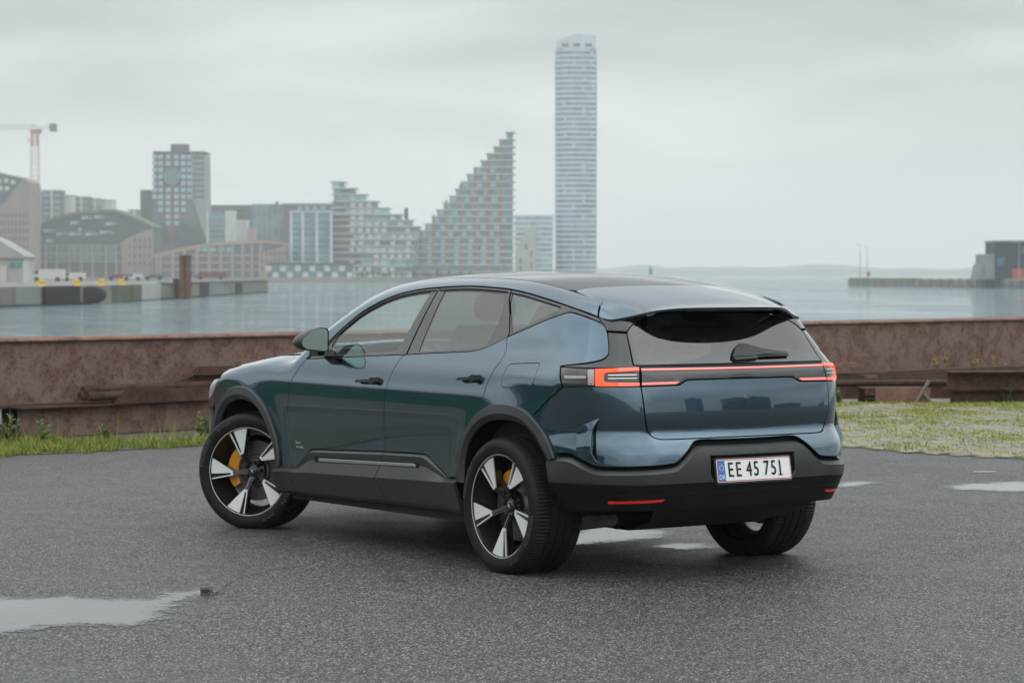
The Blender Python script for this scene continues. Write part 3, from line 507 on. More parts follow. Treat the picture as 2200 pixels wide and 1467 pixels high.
# ================================================================== RUSTY STEEL, VERGE, PAVING
def rust_mat(name, base, dark, light, sc=4.5):
    m = mat(name, base, .82, 0, .25); b, t = pb(m); c = t.coord('Object'); n1 = t.noise(c, sc, 6, .65, .3); n2 = t.noise(c, sc*4.5, 5, .7, .6); v = t.noise(c, sc*11, 3, .6)
    q = t.mix(t.mr(n1, .44, .56, 0, 1, True), (*base, 1), (*light, 1)); q = t.mix(t.math('MULTIPLY', t.mr(n2, .50, .60, 0, 1, True), t.mr(n1, .30, .58, 1, .15)), q, (*dark, 1)); q = t.mix(t.mr(v, .58, .66, 0, .75), q, (*dark, 1)); t.set(b.inputs['Base Color'], q)
    t.set(b.inputs['Normal'], t.bump(t.math('ADD', n2, v), .4, .006)); return m
RUST = rust_mat('rusted_web', (.158, .092, .076), (.060, .035, .028), (.195, .132, .112)); RUST2 = rust_mat('shade_darkened_rust', (.060, .035, .028), (.026, .017, .014), (.082, .048, .037), 4); RUSTO = rust_mat('orange_rust', (.175, .098, .074), (.085, .046, .036), (.22, .135, .10), 2.5); RUSTP2 = rust_mat('shade_darkened_plum_rust', (.070, .042, .035), (.035, .022, .018), (.092, .056, .046), 3)  # the dark and plum rusts are deepened to carry shadow between the flat bars
BRZ = math.atan2(*( (bw(1, 0)-bw(0, 0))[[1, 0]] ))
def steel(name, label, a0, a1, c, z, prof, m, cat='steel beam', tilt=0.0, group=None, m_top=None, parts=None, dc=0.0):
    """long rolled section: prof = list of (part name, polygon (across, height), material); runs along the beam line from a0 to a1"""
    p0 = bw(a0, c, z); p1 = bw(a1, c+dc, z); rz = math.atan2(p1[1]-p0[1], p1[0]-p0[0]); Lb = np.linalg.norm(p1-p0); o = thing(name, label, cat, p0, rz, group); o.rotation_euler = (0, -tilt, rz)
    for nm, poly, mm in prof: MB().prism(poly, 0, 0, Lb).build(nm, mm, o)
    return o
def ibeam(h, w, tf, tw, mt, mw, mb_):
    # across +y = away from the camera
    return [('top_flange', [(-w/2, h-tf), (w/2, h-tf), (w/2, h-.004), (w/2-.01, h), (-w/2+.01, h), (-w/2, h-.006)], mt), ('web', [(-tw/2, tf), (tw/2, tf), (tw/2, h-tf), (-tw/2, h-tf)], mw), ('bottom_flange', [(-w/2, .004), (w/2, .004), (w/2, tf), (-w/2, tf)], mb_)]
# main girders: web face set close to the front edge of a broad top flange
def girder(h): return [('top_flange', [(-.10, h-.035), (.42, h-.035), (.42, h-.01), (.40, h), (-.06, h), (-.10, h-.02)], RUSTO), ('web', [(-.055, .03), (-.015, .03), (-.015, h-.035), (-.055, h-.035)], RUST), ('bottom_flange', [(-.16, .0), (.42, .0), (.42, .03), (-.16, .03)], RUST2)]
# along-beam coordinate a for a photo column at the beam line
def a_of(px, c=0.0):
    aa = np.linspace(-14, 34, 4600); q = B0[None]+aa[:, None]*BEAM_T+c*BEAM_N; return aa[np.argmin(abs(1100+FPX*q[:, 0]/q[:, 1]-px))]
G1 = steel('steel_girder', 'long rust-brown steel girder left of the car, orange along its top', a_of(-45)-6, a_of(1282), .0, .305, girder(.695), None)
G2 = steel('steel_girder', 'long plum-rusty girder right of the car, behind the flat bars', a_of(1290), a_of(2330)+9, .15, .12, girder(.88), None)
# lower beam on the left, plates and bars lying on it
steel('lower_beam', 'dark rusty beam lying in the grass under the left girder', a_of(37, -.25), a_of(900, -.25), -.25, .012, [('web', [(-.02, 0), (.02, 0), (.02, .28), (-.02, .28)], RUST), ('top_flange', [(-.03, .28), (.3, .28), (.3, .293), (-.03, .293)], RUST2), ('back_web', [(.26, 0), (.30, 0), (.30, .28), (.26, .28)], RUST2)], None, group=None)
steel('support_beam', 'short dark beam end in the shadow under the left girder', a_of(-40, .1), a_of(36, .1), .1, .0, [('block', [(-.1, .0), (.25, .0), (.25, .12), (-.1, .12)], RUST2)], None)
steel('flat_plate', 'thin rusty flat bar lying on lower beam at left', a_of(30, -.3), a_of(260, -.3), -.33, .306, [('bar', [(-.08, 0), (.2, 0), (.2, .018), (-.08, .018)], RUST2)], None, 'flat bar', parts=None)
def plate(label, pts, c, th=.02, m=RUST2, nm='rusty_plate'):
    """pts in photo pixels on the vertical plane c metres before the beam line"""
    q = []
    for px, py in pts:
        a = a_of(px, c); w = bw(a, c); dd = (w-CAMP)@CD; z = CAMP[2]-(py-590)/FPX*dd; q.append((a, z))
    p0 = bw(q[0][0], c, 0); o = thing(nm, label, 'steel plate', p0, BRZ); MB().prism([(a-q[0][0], z) for a, z in q], 1, 0, th).build('plate', m, o); return o
plate('dark slanted-end steel plate lying against the lower left beam', [(245,867),(266,837),(470,832),(470,858)], -.42, .06)
plate('upper dark plate with slanted end behind the front wheel arch', [(416,806),(431,787),(520,785),(520,803)], -.30, .06)
plate('broad rust-orange plate leaning between the two dark plates', [(330,836),(400,812),(416,806),(520,804),(520,833)], -.22, .03, RUSTP2)
for i, (px, py) in enumerate(((176, 838), (186, 852), (170, 850), (182, 845))):
    w = bw(a_of(px, -.32-.05*(i == 1)), -.32-.05*(i == 1)); dd = (w-CAMP)@CD; z = CAMP[2]-(py-590)/FPX*dd
    rbm = thing('ribbed_bar', ['upper ribbed steel bar of the small bundle left', 'lower front ribbed steel bar of the bundle', 'darkest ribbed bar at the left end of the bundle', 'middle ribbed steel bar in the bundle'][i], 'steel bar', (w[0], w[1], z), BRZ, 'ribbed bars on the left girder')
    mb = MB(); prof = []
    for k in range(60): prof += [(k*.028, .042), (k*.028+.012, .042), (k*.028+.015, .048), (k*.028+.025, .048)]
    mb.lathe(prof, 12, ax=0); mb.add([(0, .042*math.cos(t_), .042*math.sin(t_)) for t_ in np.linspace(0, 6.283, 12, endpoint=False)], [tuple(range(12))]); mb.build('bar', RUST2, rbm, 30)
# right-hand stack
for i, (y, x0) in enumerate(((800, 1700), (806, 1712), (812, 1706), (818, 1720), (826, 1700))):
    c = -.35-.08*i; w = bw(a_of(1900, c), c); dd = (w-CAMP)@CD; z = CAMP[2]-(y-590)/FPX*dd
    steel('flat_bar', ['topmost long flat bar of the stack under right girder', 'second long flat bar from the top under right girder', 'third long flat bar from the top under right girder', 'fourth long flat bar from the top under right girder', 'lowest long flat bar of the stack under right girder'][i], a_of(x0, c), a_of(2400, c), c, z-.015, [('bar', [(-.10, 0), (.28, 0), (.28, .03), (-.10, .03)], RUST2 if i % 2 else RUSTP2)], None, 'flat bar', group='stack of flat bars')
def small_box(name, label, px0, px1, yt, yb, dep, m, cat='steel block', th=.3, open_=False):
    """block standing on the paving: front face given in photo pixels, standing at the depth where its foot touches the ground"""
    g = on_ground((px0+px1)/2, yb); d_ = (g-CAMP)@CD; k = d_/FPX; o = thing(name, label, cat, g, RZ+R_(6)); w = (px1-px0)*k; h = (yb-yt)*k
    return o, w, h
o, w, h = small_box('rusty_box', 'open-ended rusty box section lying on the mossy paving', 1857, 2000, 833, 868, 0, RUSTO)
for nm, y0, y1, z0, z1, x0, x1 in (('front_wall', 0, .03, 0, h, -w*.34, w/2), ('top_wall', .03, .35, h-.02, h, -w/2, w/2), ('bottom_wall', .0, .35, 0, .02, -w/2, -w*.34), ('back_wall', .35, .38, 0, h, -w/2, w/2), ('front_lip', 0, .03, h*.55, h, -w/2, -w*.34-.004), ('front_shelf', -.02, .03, h*.28, h*.40, -w/2, -w*.34-.004)): MB().box((x0, y0, z0), (x1, y1, z1)).build(nm, RUSTO if nm == 'front_wall' else RUST2, o)
o, w, h = small_box('gap_filler_beam', 'dark rusty beam stretched to fill the shaded gap behind the rusty box', 1700, 2075, 818, 859, 0, RUST2)  # beam brought forward and lengthened as dark filler where the gap lies in shade
for nm, poly in (('web', [(.0, .0), (.03, .0), (.03, h*.86), (0, h*.86)]), ('top_flange', [(-.06, h*.86), (.22, h*.86), (.22, h), (-.06, h)])): MB().prism(poly, 0, -w/2, w/2).build(nm, RUST2, o)
o, w, h = small_box('double_beam', 'pair of stacked dark I-beams ending on the paving at right', 2048, 2330, 797, 868, 0, RUST2)
w *= 1.3
for nm, poly in (('lower_web', [(.10, 0), (.14, 0), (.14, h*.40), (.10, h*.40)]), ('lower_flange', [(.0, h*.40), (.3, h*.40), (.3, h*.44), (.0, h*.44)]), ('upper_bottom_flange', [(-.02, h*.445), (.3, h*.445), (.3, h*.50), (-.02, h*.50)]), ('upper_web', [(.10, h*.50), (.14, h*.50), (.14, h*.95), (.10, h*.95)]), ('upper_top_flange', [(-.02, h*.95), (.3, h*.95), (.3, h), (-.02, h)])): MB().prism(poly, 0, -w*.42 if 'upper' in nm else -w*.40, w*.6).build(nm, RUST2, o)
o.rotation_euler = (0, 0, RZ+R_(10))
WOOD = mat('grey_wood', (.20, .16, .12), .9); vary(WOOD, (.12, .095, .07, 1), 12, 4, stretch=(1, 1, 8))
g = on_ground(1978, 868); pr_ = thing('wooden_props', 'two crossed grey wooden props leaning by the rusty box', 'wooden prop', g, RZ); MB().tube([(-.08, -.02, 0), (.12, .06, .30)], .022, 6).build('prop', WOOD, pr_); MB().tube([(.15, -.02, 0), (.04, .02, .14)], .020, 6).build('prop', WOOD, pr_)
for lab, px, py, w in (('short loose steel offcut lying on the upper flat bars', 1830, 783, .45), ('loose angled steel offcut on the lower flat bars', 1870, 809, .24)):
    c = -.55; wq = bw(a_of(px, c), c); dd = (wq-CAMP)@CD; z = CAMP[2]-(py-590)/FPX*dd; oc = thing('steel_offcut', lab, 'steel offcut', (wq[0], wq[1], z-.03), BRZ); MB().prism([(-w/2, 0), (w/2, 0), (w/2-.03, .05), (-w/2+.02, .055)], 1, -.05, .12).build('offcut', RUSTO, oc)
# ---- verge: soil strip, grass, paving
SOIL = mat('dark_soil', (.060, .052, .036), .95); vary(SOIL, (.10, .10, .055, 1), 2.5, 5, kind='World', bump=.03, bscale=20)
vl = [on_ground(x, y)[:2] for x, y in ((-520,1005),(0,979),(120,975),(250,968),(380,961),(450,957),(700,950),(1000,946),(1400,945))]
vr = [bw(a_of(1500), .6)[:2], bw(-14, .6)[:2]]
flat('verge', list(vl)+vr, .006, SOIL)
GR = bpy.data.materials.new('grass_blades'); GR.use_nodes = True; b, t = pb(GR); oi = t.new('Attribute', attribute_name='tint'); 
t.set(b.inputs['Base Color'], t.ramp(oi.outputs['Fac'], [(0, (.075, .125, .020)), (.45, (.165, .215, .036)), (.8, (.28, .285, .06)), (1, (.38, .33, .13))])); b.inputs['Roughness'].default_value = .6; b.inputs['Specular IOR Level'].default_value = .25
def blades(name, P, H, Wd, seed, lean=.45, tint=(0, 1), kind='stuff', m=GR, parent=None):
    g = np.random.default_rng(seed); n = len(P); ang = g.uniform(0, 6.283, n); lx = np.cos(ang)*H*lean*g.uniform(.2, 1.3, n); ly = np.sin(ang)*H*lean*g.uniform(.2, 1.3, n); pa = g.uniform(0, 6.283, n); wx = np.cos(pa)*Wd; wy = np.sin(pa)*Wd
    z0 = P[:, 2]; V = np.empty((n, 5, 3))
    V[:, 0] = np.stack([P[:, 0]-wx, P[:, 1]-wy, z0], -1); V[:, 1] = np.stack([P[:, 0]+wx, P[:, 1]+wy, z0], -1)
    V[:, 2] = np.stack([P[:, 0]+lx*.35+wx*.8, P[:, 1]+ly*.35+wy*.8, z0+H*.55], -1); V[:, 3] = np.stack([P[:, 0]+lx*.35-wx*.8, P[:, 1]+ly*.35-wy*.8, z0+H*.55], -1); V[:, 4] = np.stack([P[:, 0]+lx, P[:, 1]+ly, z0+H], -1)
    i = np.arange(n)*5; F = []
    for k in i.tolist(): F += [(k, k+1, k+2, k+3), (k+3, k+2, k+4)]
    me = bpy.data.meshes.new(name); me.from_pydata(V.reshape(-1, 3).tolist(), [], F); me.materials.append(m); at_ = me.attributes.new('tint', 'FLOAT', 'POINT'); at_.data.foreach_set('value', np.repeat(g.uniform(*tint, n), 5)); me.polygons.foreach_set('use_smooth', [True]*len(F)); me.update()
    o = put(name, me, parent)
    if kind: o['kind'] = kind
    return o
g = np.random.default_rng(11)
def scatter_px(n, xr, yr, dens=None):
    out = []
    while len(out) < n:
        x = g.uniform(*xr); y = g.uniform(*yr)
        if dens is None or g.random() < dens(x, y): out.append(on_ground(x, y, .006))
    return np.array(out)
edge = lambda x: np.interp(x, [-460, 0, 120, 250, 380, 450, 700], [1000, 978, 974, 967, 960, 956, 949])
cl1 = lambda x, y: float(y < edge(x)+2*math.sin(x*.11)+2*math.sin(x*.037+1)) * (.45+.55*(math.sin(x*.05)*math.sin(x*.013+2) > -.2))
P1 = scatter_px(27000, (-420, 760), (946, 984), cl1); hh = g.gamma(3.0, .0105, len(P1))*np.where(g.random(len(P1)) < .12, 1.7, 1)
tag(blades('grass', P1, np.clip(hh, .02, .20), .0032+.0022*g.random(len(P1)), 1, .7, (.05, .85)), 'rough green grass verge along the rusty beams left', 'grass', kind='stuff')
P2 = scatter_px(220, (-400, 700), (932, 962), cl1); tag(blades('tall_grass', P2, g.uniform(.10, .30, len(P2)), .0022, 2, .35, (.45, 1)), 'thin dry grass stalks rising from the left verge', 'grass', kind='stuff')
# paving right of the car
PAVE = mat('paving_block', (.27, .25, .225), .88); vary(PAVE, (.17, .16, .14, 1), 3.5, 6, .35, .65, kind='World', bump=.006, bscale=60); PAVE2 = mat('paving_block_warm', (.30, .26, .225), .88); vary(PAVE2, (.19, .165, .14, 1), 4.5, 6, .35, .65, kind='World', bump=.006, bscale=60)
BED = mat('paving_bed', (.085, .078, .055), .95); vary(BED, (.12, .115, .06, 1), 3, 5, kind='World', bump=.02, bscale=30)
pv_poly = [on_ground(x, y)[:2] for x, y in ((1380,936),(1700,946),(1812,958),(1900,968),(2020,977),(2130,983),(2200,987),(2420,1000))]+[bw(a_of(2400)+4, .8)[:2], bw(a_of(1500), .8)[:2]]
flat('paved_apron', pv_poly, .005, BED)
for m_ in (PAVE, PAVE2):
    b, t = pb(m_); src = b.inputs['Base Color'].links[0].from_socket; mz = t.mr(t.math('ADD', t.math('MULTIPLY', t.noise(t.world(), 1.1, 4, .6), .6), t.math('MULTIPLY', t.noise(t.world(), 11, 3, .6), .4)), .46, .60, 0, .8, True); t.set(b.inputs['Base Color'], t.mix(mz, src, (.185, .195, .055, 1)))
pvp = np.array(pv_poly); ev = BEAM_T[0]*CR[:2]+BEAM_T[1]*FW[:2]; en = BEAM_N[0]*CR[:2]+BEAM_N[1]*FW[:2]; org = bw(a_of(1500), -9)[:2]
def inside2(p, poly):
    r = False; x, y = p
    for (x0, y0), (x1, y1) in zip(poly, np.roll(poly, -1, 0)):
        if (y0 > y) != (y1 > y) and x < (x1-x0)*(y-y0)/(y1-y0)+x0: r = not r
    return r
spots = []
LX, LY = .222, .142
for i in range(-30, 90):
    for j in range(-40, 80):
        p = org+ev*(i*LX+(j % 2)*LX/2)+en*(j*LY)
        if not inside2(p, pvp): continue
        v = np.r_[p, .02]-CAMP; d_ = v@CD; px = 1100+FPX*(v@CR)/d_; py = 733.5-FPX*(v@CU)/d_
        if px > 2480 or px < 1380: continue
        spots.append((p, d_, px, py))
vis = [s_ for s_ in spots if 1800 < s_[2] < 2205 and s_[3] > 862]; vis.sort(key=lambda s_: s_[1]); near = vis[:300]; nid = {id(s_[0]) for s_ in near}
bm1 = MB().prism([(-.105, -.065), (.105, -.065), (.105, .065), (-.105, .065)], 2, 0, .0125)
def paver_mesh(m): 
    mb = MB(); t_ = .006; mb.add([(-.105, -.066, 0), (.105, -.066, 0), (.105, .066, 0), (-.105, .066, 0), (-.105+t_, -.066+t_, .014), (.105-t_, -.066+t_, .014), (.105-t_, .066-t_, .014), (-.105+t_, .066-t_, .014), (-.105, -.066, .010), (.105, -.066, .010), (.105, .066, .010), (-.105, .066, .010)], [(4, 5, 6, 7), (8, 9, 5, 4), (9, 10, 6, 5), (10, 11, 7, 6), (11, 8, 4, 7), (0, 1, 9, 8), (1, 2, 10, 9), (2, 3, 11, 10), (3, 0, 8, 11)]); return mb.data('paving_block', m)
pm = [paver_mesh(PAVE), paver_mesh(PAVE2)]; apron = bpy.data.objects['paved_apron']; prz = math.atan2(ev[1], ev[0])
for s_ in near:
    o = put('paving_block', pm[int(g.random() < .4)], apron, (s_[0][0], s_[0][1], .004+g.uniform(-.003, .003)), prz+g.uniform(-.02, .02)); o.rotation_euler[0] = g.uniform(-.012, .012)
mb = MB()
for s_ in spots:
    if id(s_[0]) in nid: continue
    c_, s2 = math.cos(prz+g.uniform(-.02, .02)), math.sin(prz); z = .004+g.uniform(-.003, .003); q = [(-.104, -.065), (.104, -.065), (.104, .065), (-.104, .065)]
    W4 = [(s_[0][0]+c_*x-s2*y, s_[0][1]+s2*x+c_*y) for x, y in q]; mb.add([(*w, z) for w in W4]+[(*w, z+.013) for w in W4], [(4, 5, 6, 7), (0, 1, 5, 4), (1, 2, 6, 5), (2, 3, 7, 6), (3, 0, 4, 7)], int(g.random() < .4))
o = mb.build('far_paving_blocks', [PAVE, PAVE2], apron); o['kind'] = 'stuff'
# moss and low grass in the joints, thicker towards the beams
mo = []
from mathutils import noise as mn
while len(mo) < 46000:
    x = g.uniform(1640, 2460); y = 866+(992-866)*g.random()**1.25; p = on_ground(x, y, .008)
    if not inside2(p[:2], pvp): continue
    rel = p[:2]-org; u, v = rel@ev, rel@en; j = round(v/LY); fu = (u-(j % 2)*LX/2)/LX; du = abs(fu-round(fu)); dv = abs(v/LY-j); joint = (du > .44) or (dv > .42)
    nz = mn.noise(Vector((p[0]*.9, p[1]*.9, 0)))+.6*mn.noise(Vector((p[0]*2.7, p[1]*2.7, 3))); far_ = np.clip((930-y)/45, 0, 1); right = np.clip((x-2000)/300, 0, 1)
    pr_b = (.75 if joint else .10)*np.clip(.45+nz*.9+.15*right, .05, 1)+far_*.75*np.clip(.30+nz*1.4, 0, 1)
    if g.random() < pr_b: mo.append(p)
mo = np.array(mo); tag(blades('moss', mo, g.gamma(2.5, .0050, len(mo))+.007, .0075, 5, .9, (.45, .95)), 'yellow-green moss and tufts in the paving joints', 'moss', kind='stuff')
# ---- weeds
STM = mat('weed_stem', (.10, .15, .04), .7); YFL = mat('yellow_blossom', (.62, .50, .03), .6); LFW = mat('weed_leaf', (.085, .145, .030), .6)
def weed(label, px, py, hpx, n, seed, flower=False, cexp=None, group=None, z=0.0):
    q = np.random.default_rng(seed)
    if cexp is None: p = on_ground(px, py)
    else: w_ = bw(a_of(px, cexp), cexp); dd = (w_-CAMP)@CD; p = np.r_[w_[:2], CAMP[2]-(py-590)/FPX*dd]
    k = ((p-CAMP)@CD)/FPX; h = hpx*k; o = thing('weed_plant', label, 'weed', p, 0, group); st_ = MB(); lf = MB(); fl = MB()
    for i in range(n):
        hh_ = h*q.uniform(.55, 1); a = q.uniform(0, 6.283); bx_, by_ = q.normal(0, h*.16, 2); tip = np.array([bx_+math.cos(a)*hh_*.18, by_+math.sin(a)*hh_*.18, hh_]); b0 = np.array([bx_*.5, by_*.5, 0]); m1 = (b0+tip)/2+np.array([bx_*.2, by_*.2, 0]); st_.tube([b0, m1, tip], [.007, .005, .003], 5)
        for j in range(14):
            f = .10+.85*j/14; c0 = b0*(1-f)+tip*f; aa = q.uniform(0, 6.283); ln = hh_*.22*(1.25-f)+.022; d_ = np.array([math.cos(aa), math.sin(aa), .45]); s_ = np.array([-math.sin(aa), math.cos(aa), 0])*ln*.26; lf.add([c0, c0+d_*ln*.5+s_, c0+d_*ln, c0+d_*ln*.5-s_], [(0, 1, 2, 3)])
        if flower:
            for j in range(16): c0 = tip+q.normal(0, .022, 3)*np.array([1, 1, .8]); v_ = q.normal(0, 1, (4, 3)); v_ /= np.linalg.norm(v_, axis=1, keepdims=True); fl.add(c0+v_*.009, [(0, 1, 2), (0, 2, 3), (0, 3, 1), (1, 3, 2)])
    st_.build('stem', STM, o); lf.build('leaves', LFW, o)
    if flower: fl.build('blossom', YFL, o)
    return o
weed('feathery green weed before the left end of lower beam', 92, 952, 70, 5, 1); weed('leafy weed at the far left edge of verge', 20, 955, 75, 6, 2); weed('low weed clump near the middle of left verge', 225, 948, 42, 7, 3); weed('weed clump beside the front tyre of the car', 436, 938, 60, 7, 4)
weed('tall yellow-flowered weed left of the stacked I-beams', 2024, 840, 78, 3, 5, True); weed('green weed left of the tall yellow flower', 1996, 838, 48, 5, 6); weed('low green weed growing behind the rusty box', 1885, 836, 32, 8, 7); weed('small weed on the paving below the stacked beams', 2150, 868, 40, 3, 8); weed('short weed by the foot of the stacked beams', 2122, 866, 28, 4, 13)
weed('yellow-flowered weed above the left part of stacked beams', 2095, 832, 62, 4, 9, True); weed('tallest of the yellow weeds above the stacked beams', 2140, 832, 66, 4, 10, True); weed('yellow-flowered weed at right above the stacked beams', 2168, 832, 45, 5, 11, True); weed('grassy weed beside the rear light of the car', 1806, 868, 38, 6, 12)
tf = bpy.data.objects
# ================================================================== PLACES MIRRORED IN THE CAR (outside the picture)
GSHED = mat('green_sheet_metal', (.008, .19, .115), .45); vary(GSHED, (.006, .13, .08, 1), .4, 4); SROOF = mat('dark_shed_roof', (.030, .038, .050), .6)
g0 = gw(-72, -60); hall = thing('green_warehouse', 'long dark green warehouse mirrored in the car doors', 'warehouse', g0, YAW)
MB().box((0, 0, 0), (200, 30, 8.5)).build('wall', GSHED, hall); MB().prism([(-.6, 8.5), (30.6, 8.5), (30.6, 9.2), (15, 13.0), (-.6, 9.2)], 0, -1, 201).build('roof', SROOF, hall)
MB().box((-1, -.5, 7.4), (201, .01, 9.6)).build('fascia', SROOF, hall)
dm = MB().box((0, -.12, 0), (5.5, .02, 5.2)).data('loading_door', mat('pale_shutter', (.30, .32, .31), .6))
for i in range(9): put('loading_door', dm, hall, (12+21*i, 0, 0))
SILO = mat('silo_concrete', (.17, .18, .19), .85); vary(SILO, (.12, .125, .13, 1), .1, 4)
def silo(label, l, d, w, dp, h, nm='grain_silo'):
    o = thing(nm, label, 'silo', gw(l, d), RZ); MB().box((-w/2, -dp/2, 0), (w/2, dp/2, h)).build('wall', SILO, o); MB().box((-w*.3, -dp*.3, h), (w*.1, dp*.3, h*1.12)).build('roof_house', SROOF, o)
    fm = MB().box((-.4, -.4, 0), (.4, .4, h)).data('rib', SILO)
    for k in range(int(w/5)): put('rib', fm, o, (-w/2+2.5+5*k, dp/2, 0))
silo('slim grey silo tower mirrored in the tailgate', 250, -118, 12, 14, 44); silo('broad grey silo block mirrored in the tailgate', 262, -62, 34, 46, 36); silo('low grey store mirrored in the tailgate', 290, -20, 30, 30, 15)
silo('grey dock warehouse mirrored in the bumper corner', 66, -96, 12, 16, 10, 'dock_warehouse'); silo('far pale store mirrored right of the emblem', 330, 40, 60, 40, 12)
# ================================================================== THE CAR
# body surface as one smooth implicit form; every panel is cut from it by its outline
def spl(xs, ys):
    xs = np.asarray(xs, float); ys = np.asarray(ys, float); n = len(xs); h = np.diff(xs)
    A = np.zeros((n, n)); b = np.zeros(n); A[0, 0] = A[-1, -1] = 1
    for i in range(1, n-1):
        A[i, i-1] = h[i-1]; A[i, i] = 2*(h[i-1]+h[i]); A[i, i+1] = h[i]
        b[i] = 6*((ys[i+1]-ys[i])/h[i]-(ys[i]-ys[i-1])/h[i-1])
    M = np.linalg.solve(A, b)
    s0 = (ys[1]-ys[0])/h[0]-h[0]*(2*M[0]+M[1])/6; s1 = (ys[-1]-ys[-2])/h[-1]+h[-1]*(M[-2]+2*M[-1])/6
    def f(x):
        x = np.asarray(x, float); xc = np.clip(x, xs[0], xs[-1])
        i = np.clip(np.searchsorted(xs, xc, side='right')-1, 0, n-2); a = xs[i+1]-xc; c = xc-xs[i]; hi = h[i]
        r = (M[i]*a**3+M[i+1]*c**3)/(6*hi)+(ys[i]/hi-M[i]*hi/6)*a+(ys[i+1]/hi-M[i+1]*hi/6)*c
        r = np.where(x < xs[0], ys[0]+(x-xs[0])*s0, r); return np.where(x > xs[-1], ys[-1]+(x-xs[-1])*s1, r)
    return f
# plan half-width at waist height, x -> y
PLAN=spl([-1.0,-.7,-.45,-.2,0.2,0.8,1.5,2.2,2.8,3.2,3.5,3.75,4.0],[.84,.905,.942,.955,.958,.956,.957,.957,.956,.948,.928,.885,.79])
# section offset, z -> dy
SEC=spl([.15,.25,.33,.45,.6,.75,.88,.96,1.03,1.10,1.17,1.25,1.38,1.50,1.62],[-.10,-.035,-.010,.0,.0,.0,-.001,-.007,-.023,-.046,-.074,-.108,-.169,-.232,-.305])
TC=spl([-.62,-.5,-.4,-.2,0,.2,.45,.9,1.3,1.6,1.9,2.15,2.4,2.52,2.75,3.1,3.5,3.75,3.92,4.0],
       [1.470,1.510,1.537,1.580,1.610,1.633,1.648,1.656,1.652,1.636,1.582,1.478,1.328,1.235,1.190,1.150,1.082,.990,.86,.76])
CRN=spl([-.6,-.3,.3,1.0,1.7,2.3,2.6,3.0,4.],[.15,.145,.115,.10,.13,.16,.13,.10,.12])
# rear surface at the centre line, z -> x
RC=spl([.25,.33,.40,.5,.6,.68,.73,.765,.79,.82,.85,.88,.92,.96,1.0,1.08,1.13,1.165,1.25,1.35,1.47,1.6],
       [-.80,-.875,-.90,-.915,-.920,-.912,-.893,-.862,-.842,-.841,-.8455,-.8485,-.8482,-.845,-.840,-.824,-.808,-.775,-.707,-.635,-.55,-.46])
def RY(y):
    y=np.abs(y); return .13*y**2+.42*np.clip(y-.60,0,None)**2*4
def smax(a,b,k):
    h=np.clip(k-np.abs(a-b),0,None)/k
    return np.maximum(a,b)+h*h*k*.25
def gs(x,c,w): return np.exp(-((x-c)/w)**2)
def WID(x,z):
    w=PLAN(x)+SEC(z)
    # wheel-arch flares
    for cx,r,a in ((0.06,.56,.020),(3.06,.56,.018)):
        d=np.hypot(x-cx,(z-.40)*1.02)
        w=w+a*gs(d,.41,.11)*(z<3)
    # rear haunch: shoulder carried out, scooped flank above
    hx=1/(1+np.exp((x-.12)/.10))
    w=w+hx*(.018*gs(z,1.09,.08)-.012*gs(z,1.22,.06))
    # greenhouse drawn in towards the tail, bumper corners tucked under
    w=w-.10/(1+np.exp((x+.42)/.13))/(1+np.exp((1.27-z)/.035))
    w=w-.075/(1+np.exp((x+.30)/.09))/(1+np.exp((z-.47)/.04))
    return w
def Fn(x,y,z):
    ya=np.abs(y)
    A=ya-WID(x,z)
    B=(RC(z)+RY(y))-x
    C=(x-(3.97-.55*np.clip(ya,0,2)**4*.5-.25*np.clip(.75-z,0,1)**2))
    T=z-(TC(x)-CRN(x)*ya**2)
    f=smax(A*.95,B*.9,.13+.13/(1+np.exp((z-.98)/.05)))
    f=smax(f,C,.12)
    f=smax(f,T*.95,.075)
    return f
def solve(P0,P1,n=46):
    """P0 inside, P1 outside (arrays Nx3) -> surface points"""
    lo=np.zeros(len(P0)); hi=np.ones(len(P0))
    for _ in range(n):
        m=(lo+hi)/2; P=P0+(P1-P0)*m[:,None]; o=Fn(P[:,0],P[:,1],P[:,2])>0
        hi=np.where(o,m,hi); lo=np.where(o,lo,m)
    return P0+(P1-P0)*lo[:,None]
def grad(P,e=1.5e-3):
    g=np.zeros_like(P)
    for i in range(3):
        d=np.zeros(3); d[i]=e; a=P+d; b=P-d
        g[:,i]=Fn(a[:,0],a[:,1],a[:,2])-Fn(b[:,0],b[:,1],b[:,2])
    return g/np.linalg.norm(g,axis=1,keepdims=True)
# domains
XC,YC,RCR=-.20,.50,.45; LC=np.pi/2*RCR
def wrap_ray(s,z):
    """s=0 at the rear centre line, growing along the left flank towards the nose"""
    s=np.asarray(s,float); z=np.asarray(z,float); sg=np.where(s<0,-1.,1.); a=np.abs(s)
    th=np.clip((a-YC)/LC,0,1)*np.pi/2
    ox=np.where(a<YC+LC,XC,XC+(a-YC-LC)); oy=np.minimum(a,YC)
    P0=np.stack([ox,oy*sg,z],-1); dr=np.stack([-np.cos(th),np.sin(th)*sg,0*z],-1)
    return P0,P0+dr*1.3
def wrap_inv(P):
    x,y=P[:,0],np.abs(P[:,1]); sg=np.where(P[:,1]<0,-1.,1.)
    th=np.arctan2(y-YC,XC-x)
    s=np.where(x>XC,YC+LC+x-XC,np.where(y<YC,y,YC+LC*th/(np.pi/2)))
    return s*sg,P[:,2]
def wrap(s,z): return solve(*wrap_ray(s,z))
def top(x,y):
    x=np.asarray(x,float);y=np.asarray(y,float)
    return solve(np.stack([x,y,0*x+.7],-1),np.stack([x,y,0*x+2.2],-1))
def side(x,z):
    x=np.asarray(x,float);z=np.asarray(z,float)
    return solve(np.stack([x,0*x,z],-1),np.stack([x,0*x+1.4,z],-1))
